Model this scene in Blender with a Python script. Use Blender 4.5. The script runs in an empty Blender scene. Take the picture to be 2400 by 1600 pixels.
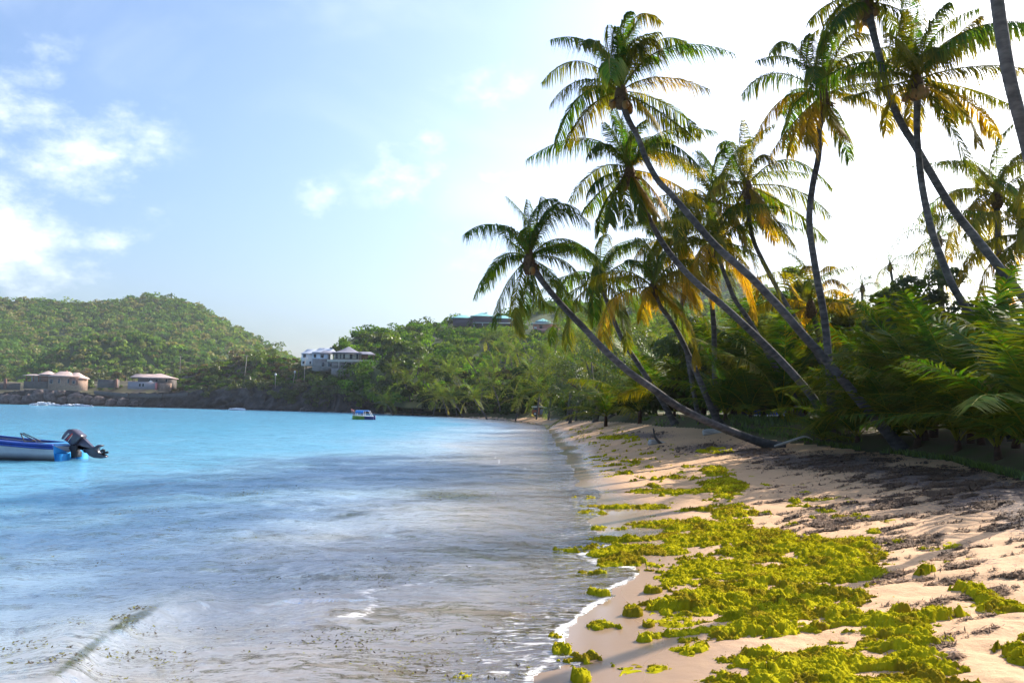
import bpy, math, random
import numpy as np
from mathutils import Vector, Matrix
R = math.radians
rng = np.random.default_rng(7)
random.seed(7)
scn = bpy.context.scene
col = scn.collection

# ---------------------------------------------------------------- camera
FPX = 1884.0                      # focal length in pixels of the 2400 px wide photograph
PITCH, ROLL, CAMZ = math.atan(158 / FPX), 0.0175, 2.3
cF = np.array([0, math.cos(PITCH), math.sin(PITCH)])
u0 = np.array([0, -math.sin(PITCH), math.cos(PITCH)])
r0 = np.array([1.0, 0, 0])
cR = math.cos(ROLL) * r0 + math.sin(ROLL) * u0
cU = -math.sin(ROLL) * r0 + math.cos(ROLL) * u0
CAM = np.array([0, 0, CAMZ])
cd = bpy.data.cameras.new("camera"); cam = bpy.data.objects.new("camera", cd); col.objects.link(cam)
cd.sensor_width = 36; cd.lens = 36 * FPX / 2400; cd.clip_start = 0.1; cd.clip_end = 6000
m = Matrix.Identity(4)
for i in range(3):
    m[i][0], m[i][1], m[i][2], m[i][3] = cR[i], cU[i], -cF[i], CAM[i]
cam.matrix_world = m
scn.camera = cam

# ---------------------------------------------------------------- sky, sun, exposure
SUN_AZ, SUN_EL = R(50), R(32)     # azimuth clockwise from the +Y view axis
sund = Vector((math.sin(SUN_AZ) * math.cos(SUN_EL), math.cos(SUN_AZ) * math.cos(SUN_EL), math.sin(SUN_EL)))
sl = bpy.data.lights.new("sun", 'SUN'); sl.energy = 4.9; sl.angle = R(0.5); sl.color = (1.0, 0.90, 0.76)
so = bpy.data.objects.new("sun", sl); col.objects.link(so)
so.rotation_euler = sund.to_track_quat('Z', 'Y').to_euler()
so.location = (30, 30, 40)
w = bpy.data.worlds.new("World"); scn.world = w; w.use_nodes = True
nt = w.node_tree; N = nt.nodes; L = nt.links
N.clear()
wo = N.new('ShaderNodeOutputWorld'); bg = N.new('ShaderNodeBackground'); sky = N.new('ShaderNodeTexSky')
sky.sky_type = 'NISHITA'; sky.sun_disc = False; sky.sun_elevation = SUN_EL; sky.sun_rotation = SUN_AZ
sky.air_density = 1.1; sky.dust_density = 4.2; sky.ozone_density = 6.0; sky.altitude = 0
bg.inputs['Strength'].default_value = 0.14
scn.view_settings.view_transform = 'Standard'; scn.view_settings.look = 'None'
scn.view_settings.exposure = 1.0; scn.view_settings.gamma = 1.0


def px_dir(px, py):
    d = cF + cR * (px - 1200) / FPX + cU * (800 - py) / FPX
    return d


def cloud_nodes():
    # clouds: white puffs with noisy edges, each at its own direction in the sky
    tc = N.new('ShaderNodeTexCoord')
    nz = N.new('ShaderNodeTexNoise'); nz.inputs['Scale'].default_value = 9; nz.inputs['Detail'].default_value = 9
    nz.inputs['Roughness'].default_value = 0.62
    nz2 = N.new('ShaderNodeTexNoise'); nz2.inputs['Scale'].default_value = 3.4; nz2.inputs['Detail'].default_value = 6
    nz2.inputs['Distortion'].default_value = 0.6
    mp = N.new('ShaderNodeMapping'); mp.inputs['Scale'].default_value = (1, 1, 1.7)
    L.new(tc.outputs['Generated'], mp.inputs[0]); L.new(mp.outputs[0], nz.inputs['Vector']); L.new(mp.outputs[0], nz2.inputs['Vector'])
    total = None
    for (px, py, rad, wt) in [(20, 300, .085, .8), (110, 400, .09, .75), (60, 500, .07, 1.0), (250, 470, .055, .55), (10, 480, .05, 1.1),
                              (1030, 355, .045, .65), (960, 410, .05, .5), (740, 478, .030, .5), (900, 400, .02, .5),
                              (190, 540, .06, .5), (270, 320, .06, .42), (1060, 450, .10, .35), (1180, 310, .07, .42)]:
        d = px_dir(px, py); d = d / np.linalg.norm(d)
        vd = N.new('ShaderNodeVectorMath'); vd.operation = 'DISTANCE'; vd.inputs[1].default_value = tuple(d)
        L.new(tc.outputs['Generated'], vd.inputs[0])
        mr = N.new('ShaderNodeMapRange'); mr.interpolation_type = 'SMOOTHSTEP'
        mr.inputs['From Min'].default_value = 0; mr.inputs['From Max'].default_value = rad * 1.7
        mr.inputs['To Min'].default_value = wt; mr.inputs['To Max'].default_value = 0
        L.new(vd.outputs['Value'], mr.inputs['Value'])
        if total is None: total = mr.outputs[0]
        else:
            mx = N.new('ShaderNodeMath'); mx.operation = 'MAXIMUM'; L.new(total, mx.inputs[0]); L.new(mr.outputs[0], mx.inputs[1]); total = mx.outputs[0]
    a = N.new('ShaderNodeMath'); a.operation = 'MULTIPLY_ADD'; L.new(nz.outputs[0], a.inputs[0]); a.inputs[1].default_value = 4.2; a.inputs[2].default_value = -1.9
    b_ = N.new('ShaderNodeMath'); b_.operation = 'ADD'; L.new(total, b_.inputs[0]); L.new(a.outputs[0], b_.inputs[1])
    b1 = N.new('ShaderNodeMapRange'); b1.interpolation_type = 'SMOOTHSTEP'; b1.inputs['From Min'].default_value = .30; b1.inputs['From Max'].default_value = 2.3; b1.inputs['To Max'].default_value = .9; L.new(b_.outputs[0], b1.inputs['Value'])
    b = N.new('ShaderNodeMath'); b.operation = 'MULTIPLY'; b.use_clamp = True; L.new(b1.outputs[0], b.inputs[0])
    gt = N.new('ShaderNodeMath'); gt.operation = 'MULTIPLY'; gt.use_clamp = True; gt.inputs[1].default_value = 4; L.new(total, gt.inputs[0]); L.new(gt.outputs[0], b.inputs[1])
    # thin high cirrus veil
    v = N.new('ShaderNodeMapRange'); v.interpolation_type = 'SMOOTHSTEP'; v.inputs['From Min'].default_value = .47; v.inputs['From Max'].default_value = .75
    v.inputs['To Min'].default_value = .0; v.inputs['To Max'].default_value = .12
    L.new(nz2.outputs[0], v.inputs['Value'])
    c = N.new('ShaderNodeMath'); c.operation = 'MAXIMUM'; c.use_clamp = True; L.new(b.outputs[0], c.inputs[0]); L.new(v.outputs[0], c.inputs[1])
    mix = N.new('ShaderNodeMix'); mix.data_type = 'RGBA'
    L.new(c.outputs[0], mix.inputs[0]); L.new(sky.outputs[0], mix.inputs[6]); mix.inputs[7].default_value = (7.5, 7.6, 7.9, 1)
    L.new(mix.outputs[2], bg.inputs['Color']); L.new(bg.outputs[0], wo.inputs['Surface'])


cloud_nodes()


# ---------------------------------------------------------------- pixel helpers (pixels of the 2400x1600 photograph)
def P(px, py, D):
    """world point on the ray of pixel (px,py) at depth D"""
    return CAM + px_dir(px, py) * D


def atz(px, py, z):
    d = px_dir(px, py)
    t = (z - CAMZ) / d[2]
    return CAM + d * t


def proj(p):
    q = p - CAM
    dz = q @ cF
    return 1200 + FPX * (q @ cR) / dz, 800 - FPX * (q @ cU) / dz, dz


def zf(ox, oy, s):
    return lambda u, v: (ox + u / s, oy + v / s)


OV = zf(0, 0, 0.98); Z6 = zf(1240, 0, 3.1367); Z7 = zf(1700, 0, 3.1357); Z8 = zf(1080, 400, 3.135)
ZE = zf(1560, 260, 4.1275); ZT = zf(1440, 560, 5.2275); ZR = zf(2100, 340, 3.92); Z5 = zf(1900, 560, 2.8); Z4 = zf(1400, 620, 3.408)


# ---------------------------------------------------------------- numpy noise
def _h(ix, iy, s):
    n = (ix.astype(np.int64) * 374761393 + iy.astype(np.int64) * 668265263 + s * 1442695041) & 0xffffffff
    n = ((n ^ (n >> 13)) * 1274126177) & 0xffffffff
    n = (n ^ (n >> 16)) & 0xffffffff
    return n / 4294967295.0


def vnoise(x, y, s=0):
    xi = np.floor(x); yi = np.floor(y); fx = x - xi; fy = y - yi
    fx = fx * fx * (3 - 2 * fx); fy = fy * fy * (3 - 2 * fy)
    a = _h(xi, yi, s); b = _h(xi + 1, yi, s); c = _h(xi, yi + 1, s); d = _h(xi + 1, yi + 1, s)
    return (a + (b - a) * fx) * (1 - fy) + (c + (d - c) * fx) * fy


def fbm(x, y, o=4, s=0, g=0.5):
    r = 0; a = 1; t = 0
    for i in range(o):
        c, q = math.cos(i * 1.1), math.sin(i * 1.1)
        r = r + a * vnoise((x * c - y * q) * 2 ** i + 17.3 * i, (x * q + y * c) * 2 ** i - 9.1 * i, s + i); t += a; a *= g
    return r / t


def billow(x, y, o=4, s=0, g=0.55):
    r = 0; a = 1; t = 0
    for i in range(o):
        c, q = math.cos(i * 1.3), math.sin(i * 1.3)
        n = vnoise((x * c - y * q) * 2.1 ** i + 7.7 * i, (x * q + y * c) * 2.1 ** i + 3.1 * i, s + i)
        r = r + a * (1 - np.abs(2 * n - 1)); t += a; a *= g
    return r / t


def domes(x, y, cell, s=0):
    """packed round tufts, 0..1"""
    x = x / cell; y = y / cell; xi = np.floor(x); yi = np.floor(y); best = np.zeros(x.shape)
    for i in (-1, 0, 1):
        for j in (-1, 0, 1):
            cx, cy = xi + i, yi + j; q = _h(cx, cy, s + 2)
            d2 = (x - cx - _h(cx, cy, s)) ** 2 + (y - cy - _h(cx, cy, s + 1)) ** 2
            best = np.maximum(best, (.55 + .45 * q) * np.sqrt(np.maximum(0, 1 - d2 / (.62 + .25 * q) ** 2)))
    return best


def sstep(a, b, x):
    t = np.clip((x - a) / (b - a), 0, 1); return t * t * (3 - 2 * t)


# ---------------------------------------------------------------- mesh helpers
class MB:
    def __init__(s): s.v = []; s.f3 = []; s.f4 = []; s.c = []; s.n = 0; s.c3 = []; s.c4 = []

    def add(s, v, quads=None, tris=None, c=None):
        v = np.asarray(v, float).reshape(-1, 3)
        if quads is not None and len(quads): s.f4.append(np.asarray(quads, int).reshape(-1, 4) + s.n)
        if tris is not None and len(tris): s.f3.append(np.asarray(tris, int).reshape(-1, 3) + s.n)
        s.v.append(v)
        if c is None: c = (1, 1, 1)
        c = np.asarray(c, float)
        if c.ndim == 1: c = np.tile(c, (len(v), 1))
        s.c.append(c); s.n += len(v)

    def box(s, x0, x1, y0, y1, z0, z1, M=None, c=None):
        v = np.array([(x, y, z) for z in (z0, z1) for y in (y0, y1) for x in (x0, x1)], float)
        q = [(0, 2, 3, 1), (4, 5, 7, 6), (0, 1, 5, 4), (2, 6, 7, 3), (0, 4, 6, 2), (1, 3, 7, 5)]
        if M is not None: v = v @ M[0].T + M[1]
        s.add(v, q, c=c)

    def tube(s, pts, rad, n=8, c=None, cap=True):
        pts = np.asarray(pts, float); rad = np.broadcast_to(np.asarray(rad, float), (len(pts),))
        t = np.gradient(pts, axis=0); t /= np.linalg.norm(t, axis=1)[:, None] + 1e-9
        ref = np.array([0.0, 1, 0]) if abs(t[0][1]) < .8 else np.array([1.0, 0, 0])
        a = np.cross(t, ref); a /= np.linalg.norm(a, axis=1)[:, None] + 1e-9; b = np.cross(t, a)
        th = np.linspace(0, 2 * np.pi, n, endpoint=False)
        ring = np.cos(th)[None, :, None] * a[:, None] + np.sin(th)[None, :, None] * b[:, None]
        v = (pts[:, None] + ring * rad[:, None, None]).reshape(-1, 3)
        k = len(pts); i = np.arange(k - 1)[:, None] * n; j = np.arange(n)[None]; j2 = (j + 1) % n
        q = np.stack([i + j, i + j2, i + n + j2, i + n + j], -1).reshape(-1, 4)
        tr = []
        if cap:
            tr = [(0, j + 1, j) for j in range(1, n - 1)] + [((k - 1) * n, (k - 1) * n + j, (k - 1) * n + j + 1) for j in range(1, n - 1)]
        cc = c
        if c is not None and np.ndim(c) == 2: cc = np.repeat(np.asarray(c), n, axis=0)
        s.add(v, q, tr, cc)

    def prism(s, prof, y0, y1, M=None, c=None, inset=0.0):
        """profile in x,z extruded along y, edges rounded by an inset outer ring"""
        p = np.asarray(prof, float); n = len(p); ctr = p.mean(0)
        rings = []
        ys = [y0, y0 + inset, y1 - inset, y1] if inset else [y0, y1]
        for k, y in enumerate(ys):
            pp = p.copy()
            if inset and k in (0, 3):
                d = pp - ctr; ln = np.linalg.norm(d, axis=1)[:, None]; pp = ctr + d * np.maximum(0, (ln - inset)) / ln
            rings.append(np.column_stack([pp[:, 0], np.full(n, y), pp[:, 1]]))
        v = np.concatenate(rings); q = []
        for k in range(len(ys) - 1):
            for j in range(n):
                q.append((k * n + j, k * n + (j + 1) % n, (k + 1) * n + (j + 1) % n, (k + 1) * n + j))
        tr = []
        vc = np.vstack([v, [ctr[0], y0, ctr[1]], [ctr[0], y1, ctr[1]]]); a = len(v); b = a + 1; l = (len(ys) - 1) * n
        for j in range(n):
            tr.append((a, (j + 1) % n, j)); tr.append((b, l + j, l + (j + 1) % n))
        if M is not None: vc = vc @ M[0].T + M[1]
        s.add(vc, q, tr, c)

    def mesh(s, name, mat, smooth=False, origin=None):
        v = np.concatenate(s.v) if s.v else np.zeros((0, 3)); c = np.concatenate(s.c)
        if origin is not None: v = v - np.asarray(origin)
        f4 = np.concatenate(s.f4) if s.f4 else np.zeros((0, 4), int); f3 = np.concatenate(s.f3) if s.f3 else np.zeros((0, 3), int)
        me = bpy.data.meshes.new(name)
        me.vertices.add(len(v)); me.vertices.foreach_set('co', v.ravel())
        nl = f4.size + f3.size; me.loops.add(nl); me.polygons.add(len(f4) + len(f3))
        me.loops.foreach_set('vertex_index', np.concatenate([f4.ravel(), f3.ravel()]).astype(np.int32))
        st = np.concatenate([np.arange(len(f4)) * 4, f4.size + np.arange(len(f3)) * 3]).astype(np.int32)
        me.polygons.foreach_set('loop_start', st)
        if smooth: me.polygons.foreach_set('use_smooth', np.ones(len(st), bool))
        me.update(calc_edges=True)
        at = me.color_attributes.new('Col', 'FLOAT_COLOR', 'POINT')
        at.data.foreach_set('color', np.column_stack([c, np.ones(len(c))]).astype(np.float32).ravel())
        if mat: me.materials.append(mat)
        return me

    def obj(s, name, mat, parent=None, smooth=False, origin=None, **tags):
        ob = bpy.data.objects.new(name, s.mesh(name, mat, smooth, origin)); col.objects.link(ob)
        if origin is not None: ob.location = Vector(origin)
        if parent is not None: ob.parent = parent
        for k, v in tags.items(): ob[k] = v
        return ob


def empty(name, loc, label, cat, group=None, rz=0):
    o = bpy.data.objects.new(name, None); col.objects.link(o); o.location = Vector([float(a) for a in loc]); o.rotation_euler = (0, 0, rz)
    o['label'] = label; o['category'] = cat
    if group: o['group'] = group
    o.empty_display_size = .2
    return o


def copy_tree(o, parent=None):
    c = o.copy(); col.objects.link(c)
    if parent is not None: c.parent = parent
    for ch in KIDS.get(o.name, []):
        g = ch.copy(); col.objects.link(g); g.parent = c
    return c


KIDS = {}


# ---------------------------------------------------------------- materials
def mat(name, color=(.5, .5, .5), rough=.8, var=0.0, scale=5.0, color2=None, metallic=0, bump=0.0, bscale=20.0, usecol=False, spec=.3, stretch=None, emit=0):
    m = bpy.data.materials.new(name); m.use_nodes = True; n = m.node_tree.nodes; l = m.node_tree.links
    b = n['Principled BSDF']; b.inputs['Roughness'].default_value = rough; b.inputs['Metallic'].default_value = metallic
    b.inputs['Specular IOR Level'].default_value = spec
    tc = n.new('ShaderNodeTexCoord'); vec = tc.outputs['Object']
    if stretch:
        mp = n.new('ShaderNodeMapping'); mp.inputs['Scale'].default_value = stretch; l.new(vec, mp.inputs[0]); vec = mp.outputs[0]
    nz = n.new('ShaderNodeTexNoise'); nz.inputs['Scale'].default_value = scale; nz.inputs['Detail'].default_value = 6; nz.inputs['Roughness'].default_value = .6
    l.new(vec, nz.inputs['Vector'])
    mx = n.new('ShaderNodeMix'); mx.data_type = 'RGBA'
    c2 = color2 if color2 else tuple(min(1, x * (1 - var)) for x in color)
    mx.inputs[6].default_value = (*color, 1); mx.inputs[7].default_value = (*c2, 1)
    mr = n.new('ShaderNodeMapRange'); mr.inputs['From Min'].default_value = .35; mr.inputs['From Max'].default_value = .65
    l.new(nz.outputs[0], mr.inputs['Value']); l.new(mr.outputs[0], mx.inputs[0])
    out = mx.outputs[2]
    if usecol:
        at = n.new('ShaderNodeAttribute'); at.attribute_name = 'Col'
        mm = n.new('ShaderNodeMix'); mm.data_type = 'RGBA'; mm.blend_type = 'MULTIPLY'; mm.inputs[0].default_value = 1
        l.new(out, mm.inputs[6]); l.new(at.outputs['Color'], mm.inputs[7]); out = mm.outputs[2]
    l.new(out, b.inputs['Base Color'])
    if bump:
        nb = n.new('ShaderNodeTexNoise'); nb.inputs['Scale'].default_value = bscale; nb.inputs['Detail'].default_value = 5; l.new(vec, nb.inputs['Vector'])
        bm = n.new('ShaderNodeBump'); bm.inputs['Strength'].default_value = bump; l.new(nb.outputs[0], bm.inputs['Height']); l.new(bm.outputs[0], b.inputs['Normal'])
    return m


def leafmat(name, trans=.45, gain=(1, 1, 1), tgain=(1.6, 1.5, .5), gloss=.06, rough=.45):
    """two-sided leaf: the colour comes from the Col attribute; light also passes through"""
    m = bpy.data.materials.new(name); m.use_nodes = True; n = m.node_tree.nodes; l = m.node_tree.links
    n.clear(); out = n.new('ShaderNodeOutputMaterial')
    at = n.new('ShaderNodeAttribute'); at.attribute_name = 'Col'
    d = n.new('ShaderNodeBsdfDiffuse'); t = n.new('ShaderNodeBsdfTranslucent'); g = n.new('ShaderNodeBsdfGlossy'); g.inputs['Roughness'].default_value = rough

    def mul(c):
        x = n.new('ShaderNodeMix'); x.data_type = 'RGBA'; x.blend_type = 'MULTIPLY'; x.inputs[0].default_value = 1
        x.clamp_result = False; l.new(at.outputs['Color'], x.inputs[6]); x.inputs[7].default_value = (*c, 1); return x.outputs[2]
    l.new(mul(gain), d.inputs['Color']); l.new(mul(tgain), t.inputs['Color'])
    mx = n.new('ShaderNodeMixShader'); mx.inputs[0].default_value = trans; l.new(d.outputs[0], mx.inputs[1]); l.new(t.outputs[0], mx.inputs[2])
    m2 = n.new('ShaderNodeMixShader'); m2.inputs[0].default_value = gloss; l.new(mx.outputs[0], m2.inputs[1]); l.new(g.outputs[0], m2.inputs[2])
    l.new(m2.outputs[0], out.inputs['Surface'])
    return m


def attrmath(n, l, op, a, b):
    x = n.new('ShaderNodeMath'); x.operation = op
    for i, v in enumerate((a, b)):
        if v is None: continue
        if isinstance(v, (int, float)): x.inputs[i].default_value = v
        else: l.new(v, x.inputs[i])
    return x.outputs[0]


M_frond = leafmat('palm_frond_leaf', trans=.48, tgain=(2.2, 2.1, .4), gloss=.02)
M_young = leafmat('young_frond_leaf', trans=.30, tgain=(2.4, 2.2, .4), gloss=.02)  # lower translucency than M_frond stands in for the undergrowth's deep shade
M_leaf = leafmat('broad_leaf', trans=.35, tgain=(1.8, 1.6, .4), gloss=.05)
M_hill = leafmat('hill_foliage', trans=.3, tgain=(1.6, 1.5, .5), gloss=.0)
M_trunk = mat('palm_bark', (.10, .092, .09), .9, color2=(.045, .042, .042), scale=3, bump=.5, bscale=9, usecol=True, stretch=(1, 1, 2.5))
M_branch = mat('branch_bark', (.12, .10, .085), .9, var=.5, scale=4)
M_coconut = mat('coconut_husk', (.22, .16, .05), .6, color2=(.30, .12, .03), scale=6)
M_drift = mat('driftwood', (.50, .47, .43), .85, color2=(.28, .26, .24), scale=3, bump=.4, stretch=(1, 6, 6))
M_rock = mat('cliff_rock', (.085, .072, .07), .9, color2=(.035, .03, .033), scale=.25, bump=.8, bscale=.6)
M_rock2 = mat('boulder_rock', (.19, .15, .14), .9, color2=(.06, .05, .05), scale=.5, bump=.8, bscale=1.2)


def mat_sand():
    m = bpy.data.materials.new('beach_sand'); m.use_nodes = True; n = m.node_tree.nodes; l = m.node_tree.links
    b = n['Principled BSDF']; at = n.new('ShaderNodeAttribute'); at.attribute_name = 'Col'
    sp = n.new('ShaderNodeSeparateColor'); l.new(at.outputs['Color'], sp.inputs[0])     # R = wetness, G = dark debris
    tc = n.new('ShaderNodeTexCoord')
    nz = n.new('ShaderNodeTexNoise'); nz.inputs['Scale'].default_value = 1.1; nz.inputs['Detail'].default_value = 8; l.new(tc.outputs['Object'], nz.inputs['Vector'])
    dry = n.new('ShaderNodeMix'); dry.data_type = 'RGBA'; dry.inputs[6].default_value = (.62, .37, .19, 1); dry.inputs[7].default_value = (.50, .295, .15, 1)
    l.new(nz.outputs[0], dry.inputs[0])
    gr = n.new('ShaderNodeTexNoise'); gr.inputs['Scale'].default_value = 160; gr.inputs['Detail'].default_value = 3; l.new(tc.outputs['Object'], gr.inputs['Vector'])
    gm = n.new('ShaderNodeMapRange'); gm.inputs['From Min'].default_value = .3; gm.inputs['From Max'].default_value = .7; gm.inputs['To Min'].default_value = .84; gm.inputs['To Max'].default_value = 1.1
    l.new(gr.outputs[0], gm.inputs['Value'])
    g2 = n.new('ShaderNodeMix'); g2.data_type = 'RGBA'; g2.blend_type = 'MULTIPLY'; g2.inputs[0].default_value = 1; l.new(dry.outputs[2], g2.inputs[6]); l.new(gm.outputs[0], g2.inputs[7])
    wet = n.new('ShaderNodeMix'); wet.data_type = 'RGBA'; l.new(sp.outputs[0], wet.inputs[0]); l.new(g2.outputs[2], wet.inputs[6]); wet.inputs[7].default_value = (.30, .20, .135, 1)
    # dark specks of old weed
    sn = n.new('ShaderNodeTexNoise'); sn.inputs['Scale'].default_value = 22; sn.inputs['Detail'].default_value = 8; sn.inputs['Roughness'].default_value = .7
    mp = n.new('ShaderNodeMapping'); mp.inputs['Scale'].default_value = (.55, 1.2, 1); mp.inputs['Rotation'].default_value = (0, 0, R(-25)); l.new(tc.outputs['Object'], mp.inputs[0]); l.new(mp.outputs[0], sn.inputs['Vector'])
    th = attrmath(n, l, 'MULTIPLY', sp.outputs[1], .32)
    s1 = attrmath(n, l, 'ADD', sn.outputs[0], th)
    mr = n.new('ShaderNodeMapRange'); mr.inputs['From Min'].default_value = .69; mr.inputs['From Max'].default_value = .75; l.new(s1, mr.inputs['Value'])
    dk = n.new('ShaderNodeMix'); dk.data_type = 'RGBA'; l.new(mr.outputs[0], dk.inputs[0]); l.new(wet.outputs[2], dk.inputs[6]); dk.inputs[7].default_value = (.10, .065, .055, 1)
    l.new(dk.outputs[2], b.inputs['Base Color'])
    rr = n.new('ShaderNodeMapRange'); rr.inputs['To Min'].default_value = .9; rr.inputs['To Max'].default_value = .14; l.new(sp.outputs[0], rr.inputs['Value']); l.new(rr.outputs[0], b.inputs['Roughness'])
    bn = n.new('ShaderNodeTexNoise'); bn.inputs['Scale'].default_value = 14; bn.inputs['Detail'].default_value = 8; bn.inputs['Roughness'].default_value = .65; l.new(tc.outputs['Object'], bn.inputs['Vector'])
    bm = n.new('ShaderNodeBump'); bm.inputs['Distance'].default_value = .03
    bs = n.new('ShaderNodeMapRange'); bs.inputs['To Min'].default_value = .55; bs.inputs['To Max'].default_value = .04; l.new(sp.outputs[0], bs.inputs['Value']); l.new(bs.outputs[0], bm.inputs['Strength'])
    l.new(bn.outputs[0], bm.inputs['Height']); l.new(bm.outputs[0], b.inputs['Normal'])
    return m


def mat_water():
    m = bpy.data.materials.new('sea_water'); m.use_nodes = True; n = m.node_tree.nodes; l = m.node_tree.links
    n.clear(); out = n.new('ShaderNodeOutputMaterial')
    at = n.new('ShaderNodeAttribute'); at.attribute_name = 'Col'
    sp = n.new('ShaderNodeSeparateColor'); l.new(at.outputs['Color'], sp.inputs[0])      # R = depth, G = foam and painted sky sheen, B = weed stirred into the water
    tc = n.new('ShaderNodeTexCoord')
    # body colour of the water column by depth
    cr = n.new('ShaderNodeValToRGB'); e = cr.color_ramp.elements
    e[0].position = 0; e[0].color = (.68, .59, .50, 1); e[1].position = 1; e[1].color = (.060, .21, .33, 1)
    x = e.new(.18); x.color = (.31, .43, .52, 1)
    x = e.new(.42); x.color = (.12, .33, .47, 1)
    x = e.new(.7); x.color = (.075, .27, .40, 1)
    big = n.new('ShaderNodeTexNoise'); big.inputs['Scale'].default_value = .06; big.inputs['Detail'].default_value = 5
    l.new(tc.outputs['Object'], big.inputs['Vector'])
    bb = n.new('ShaderNodeMath'); bb.operation = 'MULTIPLY_ADD'; bb.inputs[1].default_value = .28; bb.inputs[2].default_value = -.14; l.new(big.outputs[0], bb.inputs[0])
    l.new(attrmath(n, l, 'ADD', sp.outputs[0], bb.outputs[0]), cr.inputs[0])
    wd = n.new('ShaderNodeMix'); wd.data_type = 'RGBA'
    wn = n.new('ShaderNodeTexNoise'); wn.inputs['Scale'].default_value = 6; wn.inputs['Detail'].default_value = 8; wn.inputs['Roughness'].default_value = .7
    mpw = n.new('ShaderNodeMapping'); mpw.inputs['Rotation'].default_value = (0, 0, R(35)); mpw.inputs['Scale'].default_value = (.5, 1.6, 1)
    l.new(tc.outputs['Object'], mpw.inputs[0]); l.new(mpw.outputs[0], wn.inputs['Vector'])
    wf = n.new('ShaderNodeMath'); wf.operation = 'ADD'; l.new(wn.outputs[0], wf.inputs[0]); l.new(sp.outputs[2], wf.inputs[1])
    wr = n.new('ShaderNodeMapRange'); wr.inputs['From Min'].default_value = .82; wr.inputs['From Max'].default_value = 1.25; wr.inputs['To Max'].default_value = .85; l.new(wf.outputs[0], wr.inputs['Value'])
    l.new(wr.outputs[0], wd.inputs[0]); l.new(cr.outputs[0], wd.inputs[6]); wd.inputs[7].default_value = (.055, .062, .018, 1)
    dif = n.new('ShaderNodeSubsurfaceScattering'); dif.falloff = 'BURLEY'; dif.inputs['Scale'].default_value = 4.0; dif.inputs['Radius'].default_value = (1, 1, 1); l.new(wd.outputs[2], dif.inputs['Color'])
    tr = n.new('ShaderNodeBsdfTransparent'); tr.inputs['Color'].default_value = (.86, .90, .90, 1)
    op = n.new('ShaderNodeMapRange'); op.inputs['From Min'].default_value = .0; op.inputs['From Max'].default_value = .20; op.inputs['To Min'].default_value = .12; op.inputs['To Max'].default_value = 1.0
    opw = n.new('ShaderNodeMath'); opw.operation = 'MAXIMUM'; l.new(sp.outputs[0], op.inputs['Value']); l.new(op.outputs[0], opw.inputs[0]); l.new(wr.outputs[0], opw.inputs[1])
    body = n.new('ShaderNodeMixShader'); l.new(opw.outputs[0], body.inputs[0]); l.new(tr.outputs[0], body.inputs[1]); l.new(dif.outputs[0], body.inputs[2])
    # ripples
    h = None
    for sc, rot, st, amp in ((1.3, 24, (.8, 1.0, 1), 1.1), (.42, 14, (.7, 1.2, 1), 3.0), (4.5, 32, (.7, 1.0, 1), .40), (.30, 6, (.8, .6, 1), 5.0), (.16, 8, (1, 3, 1), 4.0)):
        mp = n.new('ShaderNodeMapping'); mp.inputs['Rotation'].default_value = (0, 0, R(rot)); mp.inputs['Scale'].default_value = (st[0] * sc, st[1] * sc, sc)
        l.new(tc.outputs['Object'], mp.inputs[0])
        w_ = n.new('ShaderNodeTexNoise'); w_.inputs['Scale'].default_value = 1; w_.inputs['Detail'].default_value = 5; w_.inputs['Distortion'].default_value = .5
        l.new(mp.outputs[0], w_.inputs['Vector'])
        k = attrmath(n, l, 'MULTIPLY', w_.outputs[0], amp); h = k if h is None else attrmath(n, l, 'ADD', h, k)
    bm = n.new('ShaderNodeBump'); bm.inputs['Distance'].default_value = .22; bd = n.new('ShaderNodeBump'); bd.inputs['Distance'].default_value = .09; bd.inputs['Strength'].default_value = .9; l.new(h, bd.inputs['Height']); l.new(bd.outputs[0], dif.inputs['Normal'])
    ca = n.new('ShaderNodeMapRange'); ca.inputs['From Max'].default_value = .5; ca.inputs['To Min'].default_value = .85; ca.inputs['To Max'].default_value = 1.0
    l.new(sp.outputs[0], ca.inputs['Value']); l.new(ca.outputs[0], bm.inputs['Strength']); l.new(h, bm.inputs['Height'])
    gl = n.new('ShaderNodeBsdfGlossy'); gl.inputs['Roughness'].default_value = .05; l.new(bm.outputs[0], gl.inputs['Normal']); gl.inputs['Color'].default_value = (.93, .96, 1, 1)
    fr = n.new('ShaderNodeFresnel'); fr.inputs['IOR'].default_value = 1.6; l.new(bm.outputs[0], fr.inputs['Normal'])
    f2 = n.new('ShaderNodeMapRange'); f2.inputs['To Max'].default_value = .82; f2.inputs['To Min'].default_value = .09; l.new(fr.outputs[0], f2.inputs['Value'])
    mx = n.new('ShaderNodeMixShader'); l.new(f2.outputs[0], mx.inputs[0]); l.new(body.outputs[0], mx.inputs[1]); l.new(gl.outputs[0], mx.inputs[2])
    # foam
    fo = n.new('ShaderNodeBsdfDiffuse'); fo.inputs['Color'].default_value = (.82, .80, .78, 1)
    fn = n.new('ShaderNodeTexNoise'); fn.inputs['Scale'].default_value = 9; fn.inputs['Detail'].default_value = 9; fn.inputs['Roughness'].default_value = .75; fn.inputs['Distortion'].default_value = .8
    mpf = n.new('ShaderNodeMapping'); mpf.inputs['Rotation'].default_value = (0, 0, R(20)); mpf.inputs['Scale'].default_value = (.55, 1.5, 1); l.new(tc.outputs['Object'], mpf.inputs[0]); l.new(mpf.outputs[0], fn.inputs['Vector'])
    fa = attrmath(n, l, 'ADD', fn.outputs[0], sp.outputs[1])
    fm = n.new('ShaderNodeMapRange'); fm.inputs['From Min'].default_value = .96; fm.inputs['From Max'].default_value = 1.14; l.new(fa, fm.inputs['Value'])
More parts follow.
